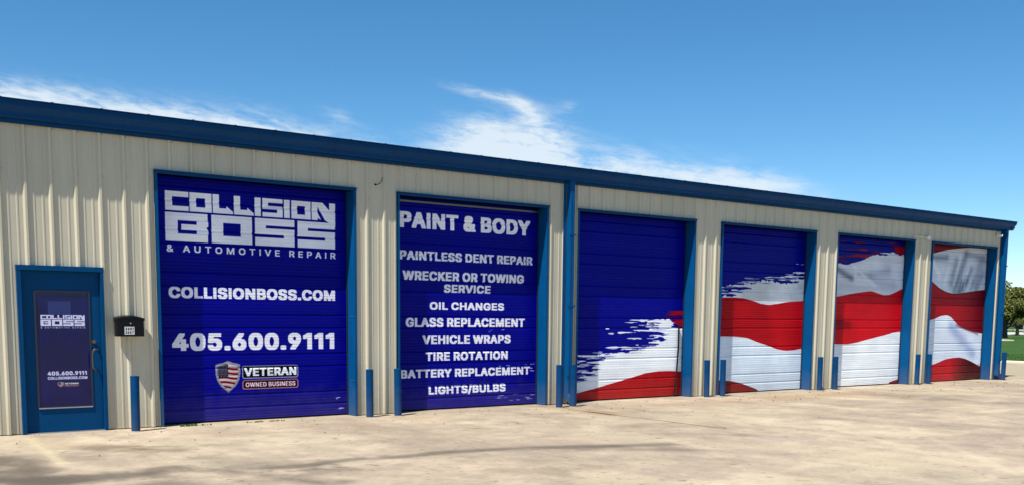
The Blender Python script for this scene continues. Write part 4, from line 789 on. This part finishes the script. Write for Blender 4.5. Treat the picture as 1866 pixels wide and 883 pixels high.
fl = tag(empty('wall_light', (20.3, -.03, 3.55)), 'small white box with a thin conduit arm on the wall between the last two doors', 'light')
MB().box(20.27, 20.38, -.10, -.033, 3.52, 3.60).build('housing', WHITE, fl, bevel=.006)
MB().tube([(19.78, -.045, 3.57), (20.27, -.05, 3.565)], .009, 8).build('conduit', WHITE, fl, smooth=True)
MB().box(20.382, 20.392, -.095, -.045, 3.525, 3.595).build('lens', LENS, fl)
ca = tag(empty('security_camera', (23.66, -.03, 3.80)), 'small white security camera with dark lens high at the far right corner', 'camera')
MB().tube([(23.62, -.033, 3.80), (23.62, -.05, 3.80)], .05, 16).build('base', WHITE, ca, smooth=True)
MB().tube([(23.62, -.05, 3.80), (23.64, -.10, 3.785)], .012, 8).build('arm', WHITE, ca, smooth=True)
MB().tube([(23.61, -.075, 3.80), (23.66, -.15, 3.78)], [.034, .034], 16).build('housing', WHITE, ca, smooth=True)
MB().tube([(23.658, -.147, 3.781), (23.668, -.162, 3.777)], .033, 16).build('lens', LENS, ca, smooth=True)
hk = MB().tube([(5.02, -.036, 3.575), (5.03, -.06, 3.572), (5.075, -.075, 3.60), (5.10, -.078, 3.63), (5.115, -.08, 3.69)], .006, 6).tube([(5.015, -.033, 3.575), (5.015, -.045, 3.575)], .016, 8)
tag(hk.build('wire_hook', RUBBER, smooth=True), 'short bent black wire stub poking from the wall between the first two overhead doors', 'wire')
rope = MB().tube([(12.02, DEP-.035, 1.42), (12.01, DEP-.045, 1.0), (11.98, DEP-.045, .5), (11.93, DEP-.05, .10), (11.90, DEP-.05, .02)], .018, 6)
tag(rope.build('pull_strap', RUBBER, smooth=True), 'thin dark pull strap hanging down the right edge of the blue and white third door', 'strap')

# ------------------------------------------------------------------ bollards
bl_x = [(1.17, -.36), (4.75, -.30), (5.23, -.34), (8.37, -.52), (8.70, -.50), (12.40, -.26), (12.86, -.27), (16.09, -.22), (16.62, -.24), (19.95, -.2), (20.46, -.2), (23.86, -.30)]
bl_l = ['blue bollard below the black mailbox', 'blue bollard at the right jamb of the logo door', 'blue bollard at the left edge of the services list door', 'blue bollard standing in front of the middle downspout',
        'blue bollard at the left edge of the blue door with torn flag edge', 'blue bollard against the cream wall strip just right of the third overhead door', 'blue bollard in front of the dark red corner of the fourth door', 'blue bollard against the wall strip between fourth and fifth doors',
        'blue bollard in front of the left edge of the fifth door', 'blue bollard against the wall strip between fifth and sixth doors', 'blue bollard in front of the left side of the last door', 'blue bollard beside the corner downspout, rightmost of all']
def make_bollard():
    t = empty('bollard', (0, 0, 0))
    mb = MB().tube([(0, 0, -.03), (0, 0, .735)], .057, 24, cap=False); p = mb.build('post', BLUE_POST, t, smooth=True, org=(0, 0, 0))
    mb = MB().tube([(0, 0, .728), (0, 0, .738), (0, 0, .744)], [.0585, .0585, .050], 24); mb.build('cap', BLUE_POST, t, smooth=True, org=(0, 0, 0))
    mb = MB().tube([(0, 0, -.01), (0, 0, .006)], [.078, .064], 20); mb.build('base_grout', CONC2, t, smooth=True, org=(0, 0, 0))
    return t
b0 = make_bollard()
for k, ((x, y), l) in enumerate(zip(bl_x, bl_l)):
    o = b0 if k == 0 else copy_tree(b0, (0, 0, 0))
    o.location = (x, y, 0); o.rotation_euler = (R(random.uniform(-.8, .8)), R(random.uniform(-.9, .9)), random.uniform(0, 6)); tag(o, l, 'bollard', 'blue steel bollards along the doors')

# ------------------------------------------------------------------ weeds and debris
def weed(x, y, n, h, l):
    mb = MB(); g = random.Random(int(x*100))
    for k in range(n):
        a = g.uniform(0, 6.28); t = g.uniform(.3, 1)*h; px, py = x+g.uniform(-.05, .05)*2.5, y+g.uniform(-.015, .015); dx, dy = math.cos(a)*h*.7, math.sin(a)*h*.5; w_ = .006
        mb.face([(px-w_, py, 0), (px+w_, py, 0), (px+dx*.5+w_, py+dy*.5, t*.8), (px+dx*.5-w_, py+dy*.5, t*.8)]); mb.face([(px+dx*.5-w_, py+dy*.5, t*.8), (px+dx*.5+w_, py+dy*.5, t*.8), (px+dx, py+dy, t*.7)])
    tag(mb.build('weed', WEED, fix=False), l, 'weed', 'weeds in the joint before the first overhead door')
weed(1.98, -.11, 60, .045, 'largest low weed at the left foot of the logo door'); weed(2.18, -.11, 22, .03, 'small low weed just right of the largest weed at the logo door'); weed(2.95, -.11, 30, .03, 'low weed below the shield badge of the logo door'); weed(3.30, -.11, 20, .025, 'faint weed tuft right of the shield badge at the foot of the logo door')
mb = MB(); g = random.Random(3)
for k in range(220):
    x, y = g.uniform(-1, 24), -abs(g.gauss(0, 1.2))-.12; s_ = g.uniform(.005, .016)*(1+x*.03); a = g.uniform(0, 3.14)
    c_, d_ = math.cos(a)*s_, math.sin(a)*s_; mb.face([(x-c_, y-d_, .003), (x+d_, y-c_, .004), (x+c_, y+d_, .006), (x-d_, y+c_, .004)]); mb.face([(x-c_, y-d_, .003), (x, y, .003+s_*.8), (x+d_, y-c_, .004)]); mb.face([(x+c_, y+d_, .006), (x, y, .003+s_*.8), (x-d_, y+c_, .004)])
tag(mb.build('leaf_litter', SOIL, fix=False), 'scattered dry leaf crumbs and grit on the concrete', 'debris', kind='stuff')

# ------------------------------------------------------------------ lawn blades by the kerb
g = np.random.default_rng(5); n = 9000
px = 35.06+g.random(n)**1.5*12; py = g.uniform(-6, 10, n); hh_ = g.uniform(.03, .08, n); an = g.uniform(0, 3.14, n); dx = np.cos(an)*.008; dy = np.sin(an)*.008
V = np.empty((n, 3, 3)); V[:, 0] = np.c_[px-dx, py-dy, np.full(n, .01)]; V[:, 1] = np.c_[px+dx, py+dy, np.full(n, .01)]; V[:, 2] = np.c_[px+g.uniform(-.03, .03, n), py+g.uniform(-.03, .03, n), .03+hh_]
me = bpy.data.meshes.new('grass'); me.from_pydata(V.reshape(-1, 3).tolist(), [], [(3*i, 3*i+1, 3*i+2) for i in range(n)]); me.materials.append(GRASS)
o = bpy.data.objects.new('grass_blades', me); C.objects.link(o); tag(o, 'short lawn grass growing behind the kerb', 'grass', kind='stuff')

# ------------------------------------------------------------------ trees
def leafmat(name, col):
    m = mat(name, col, .65, var=.35, vscale=1.3, spec=.3); return m
LEAF = [leafmat('oak_leaves', (.10, .145, .03)), leafmat('brownish_leaves', (.14, .155, .035)), leafmat('dark_leaves', (.075, .115, .03))]
def crown_mesh(seed, R_, H_, zc, n, leaf, mtl, clumps=26):
    g = np.random.default_rng(seed); cc = g.normal(size=(clumps, 3)); cc /= np.linalg.norm(cc, axis=1)[:, None]; cc *= (g.random(clumps)**.4)[:, None]*np.array([R_*.78, R_*.78, H_*.38]); cc[:, 2] += zc
    cr = g.uniform(.28, .5, clumps)*R_*.62
    k = g.integers(clumps, size=n); d_ = g.normal(size=(n, 3)); d_ /= np.linalg.norm(d_, axis=1)[:, None]; p = cc[k]+d_*(cr[k]*g.random(n)**.33)[:, None]*np.array([1, 1, .75])
    a = g.normal(size=(n, 3)); a /= np.linalg.norm(a, axis=1)[:, None]; b = np.cross(a, g.normal(size=(n, 3))); b /= np.linalg.norm(b, axis=1)[:, None]; s_ = (leaf*g.uniform(.6, 1.3, n))[:, None]
    V = np.stack([p-a*s_, p+b*s_*.6, p+a*s_, p-b*s_*.6], 1).reshape(-1, 3)
    me = bpy.data.meshes.new('crown'); me.from_pydata(V.tolist(), [], [(4*i, 4*i+1, 4*i+2, 4*i+3) for i in range(n)]); me.materials.append(mtl); return me, cc
def tree(loc, R_, Ht, seed, n, leaf, mtl, label, trunk_h=None, group=None, share=None):
    g = random.Random(seed); t = empty('oak_tree' if group is None else 'tree', loc); th = trunk_h or Ht*.25; Hc = Ht-th
    if share is None: me, cc = crown_mesh(seed, R_, Hc*1.25, th+Hc*.5, n, leaf, mtl)
    else: me, cc = share
    c_ = bpy.data.objects.new('crown', me); C.objects.link(c_); c_.parent = t
    mb = MB(); r_ = R_*.07+.05; mb.tube([(0, 0, -.2), (.05*R_*.3, 0, th*.5), (0, .03*R_, th), (.02*R_, 0, th+Hc*.4)], [r_*1.4, r_, r_*.85, r_*.35], 9)
    for q in cc[:12]:
        s_ = Vector((0, 0, th*g.uniform(.6, 1.3))); e_ = Vector(q); m_ = (s_+e_)/2+Vector((0, 0, -.12*R_)); mb.tube([s_, m_, e_], [r_*.5, r_*.3, r_*.08], 6)
    tr = mb.build('trunk', BARK, None, org=(0, 0, 0), smooth=True); tr.parent = t
    tag(t, label, 'tree', group); return t, (me, cc)
p = far(1822, 90); tree((p.x, p.y, .05), 3.5, 4.35, 11, 22000, .10, LEAF[1], 'large leafy oak with dark forked trunk just right of the building corner', 1.15)
p = far(1847, 104); tree((p.x, p.y, .08), 1.5, 2.3, 12, 3000, .06, LEAF[1], 'little tree with bare thin trunk beside the pale road', .85)
sh = [None, None, None]
far_l = {0: 'bushy green tree of the tree line closest to the building corner', 1: 'brownish tree standing behind the lamp post', 2: 'dark tree at the right edge of the tree line'}
k = 0
for px_, dp, h_ in ((1795, 150, 6.6), (1825, 165, 7.0), (1852, 158, 6.1), (1880, 170, 6.4), (1905, 160, 6.0), (1940, 172, 6.9), (1980, 165, 6.2), (2030, 175, 6.8), (1760, 168, 6.9), (1700, 160, 7), (2090, 165, 6.4), (2150, 180, 7.0)):
    p = far(px_, dp); s_ = k % 3; lab = {1: 'bushy tree behind the oak, closest of the distant row to the building corner', 2: 'brownish distant tree behind the lamp post', 3: 'dark distant tree at the right edge of the photo'}.get(k, 'distant roadside tree hidden behind the building or past the right edge')
    t_, sh[s_] = tree((p.x, p.y, 0), 3.9, 6.4, 40+s_, 3600, .20, LEAF[s_], lab, 1.3, 'trees of the distant row', sh[s_])
    t_.scale = (1.1, 1.1, h_/6.4*1.05); t_.rotation_euler = (0, 0, k*1.7); k += 1
# wooded rise at the skyline
HILL = leafmat('wooded_hill', (.055, .075, .028))
mb = MB(); a0 = far(1860, 300); rd = Vector((.86, -.51, 0)); out = Vector((.51, .86, 0)); g = random.Random(8)
top = [7.5+2.2*math.sin(k*.35+2.0)+1.0*math.sin(k*1.1) for k in range(61)]; sg = [a0+rd*(-600+k*20) for k in range(61)]
for k in range(60):
    p, q = sg[k], sg[k+1]; rows = [(0, 0), (25, .62), (60, 1.0), (160, .9), (220, -.02)]
    for (d0_, f0), (d1_, f1) in zip(rows[:-1], rows[1:]):
        mb.face([(*(p+out*d0_)[:2], top[k]*f0-.1), (*(q+out*d0_)[:2], top[k+1]*f0-.1), (*(q+out*d1_)[:2], top[k+1]*f1-.1), (*(p+out*d1_)[:2], top[k]*f1-.1)])
tag(mb.build('hills', HILL, smooth=True), kind='structure')
g = np.random.default_rng(9); n = 26000; s_ = g.random(n)*1200; dd = g.random(n)*150; kk = s_/20; ki = np.minimum(kk.astype(int), 59); tp = np.array(top); tz = tp[ki]*(1-(kk-ki))+tp[ki+1]*(kk-ki)
fz = np.interp(dd, [0, 25, 60, 160], [0, .62, 1.0, .9]); pp = np.array(a0)[None]+np.array(rd)[None]*(s_-600)[:, None]+np.array(out)[None]*dd[:, None]; pp[:, 2] = tz*fz+g.random(n)*2.2*(.4+.6*np.sin(s_*.7)**2)
a = g.normal(size=(n, 3)); a /= np.linalg.norm(a, axis=1)[:, None]; b = np.cross(a, g.normal(size=(n, 3))); b /= np.linalg.norm(b, axis=1)[:, None]; q_ = g.uniform(.35, .9, n)[:, None]
V = np.stack([pp-a*q_, pp+b*q_*.7, pp+a*q_, pp-b*q_*.7], 1).reshape(-1, 3)
me = bpy.data.meshes.new('far_woods'); me.from_pydata(V.tolist(), [], [(4*i, 4*i+1, 4*i+2, 4*i+3) for i in range(n)]); me.materials.append(LEAF[2])
o = bpy.data.objects.new('far_woods', me); C.objects.link(o); tag(o, 'distant green woods covering the low rise on the skyline', 'woods', kind='stuff')

# lamp post on the far lawn
p = far(1858, 112); lp = tag(empty('lamp_post', (p.x, p.y, .05)), 'thin lamp post with round white head on the far lawn', 'lamp post')
MB().tube([(p.x, p.y, 0), (p.x, p.y, 1.75)], [.04, .028], 8).build('post', STEEL, lp, smooth=True)
gl = MB(); gl.tube([(p.x, p.y, 1.74), (p.x, p.y, 1.80), (p.x, p.y, 1.90), (p.x, p.y, 2.0), (p.x, p.y, 2.05)], [.05, .13, .17, .12, .03], 12); gl.build('globe', WHITE, lp, smooth=True)
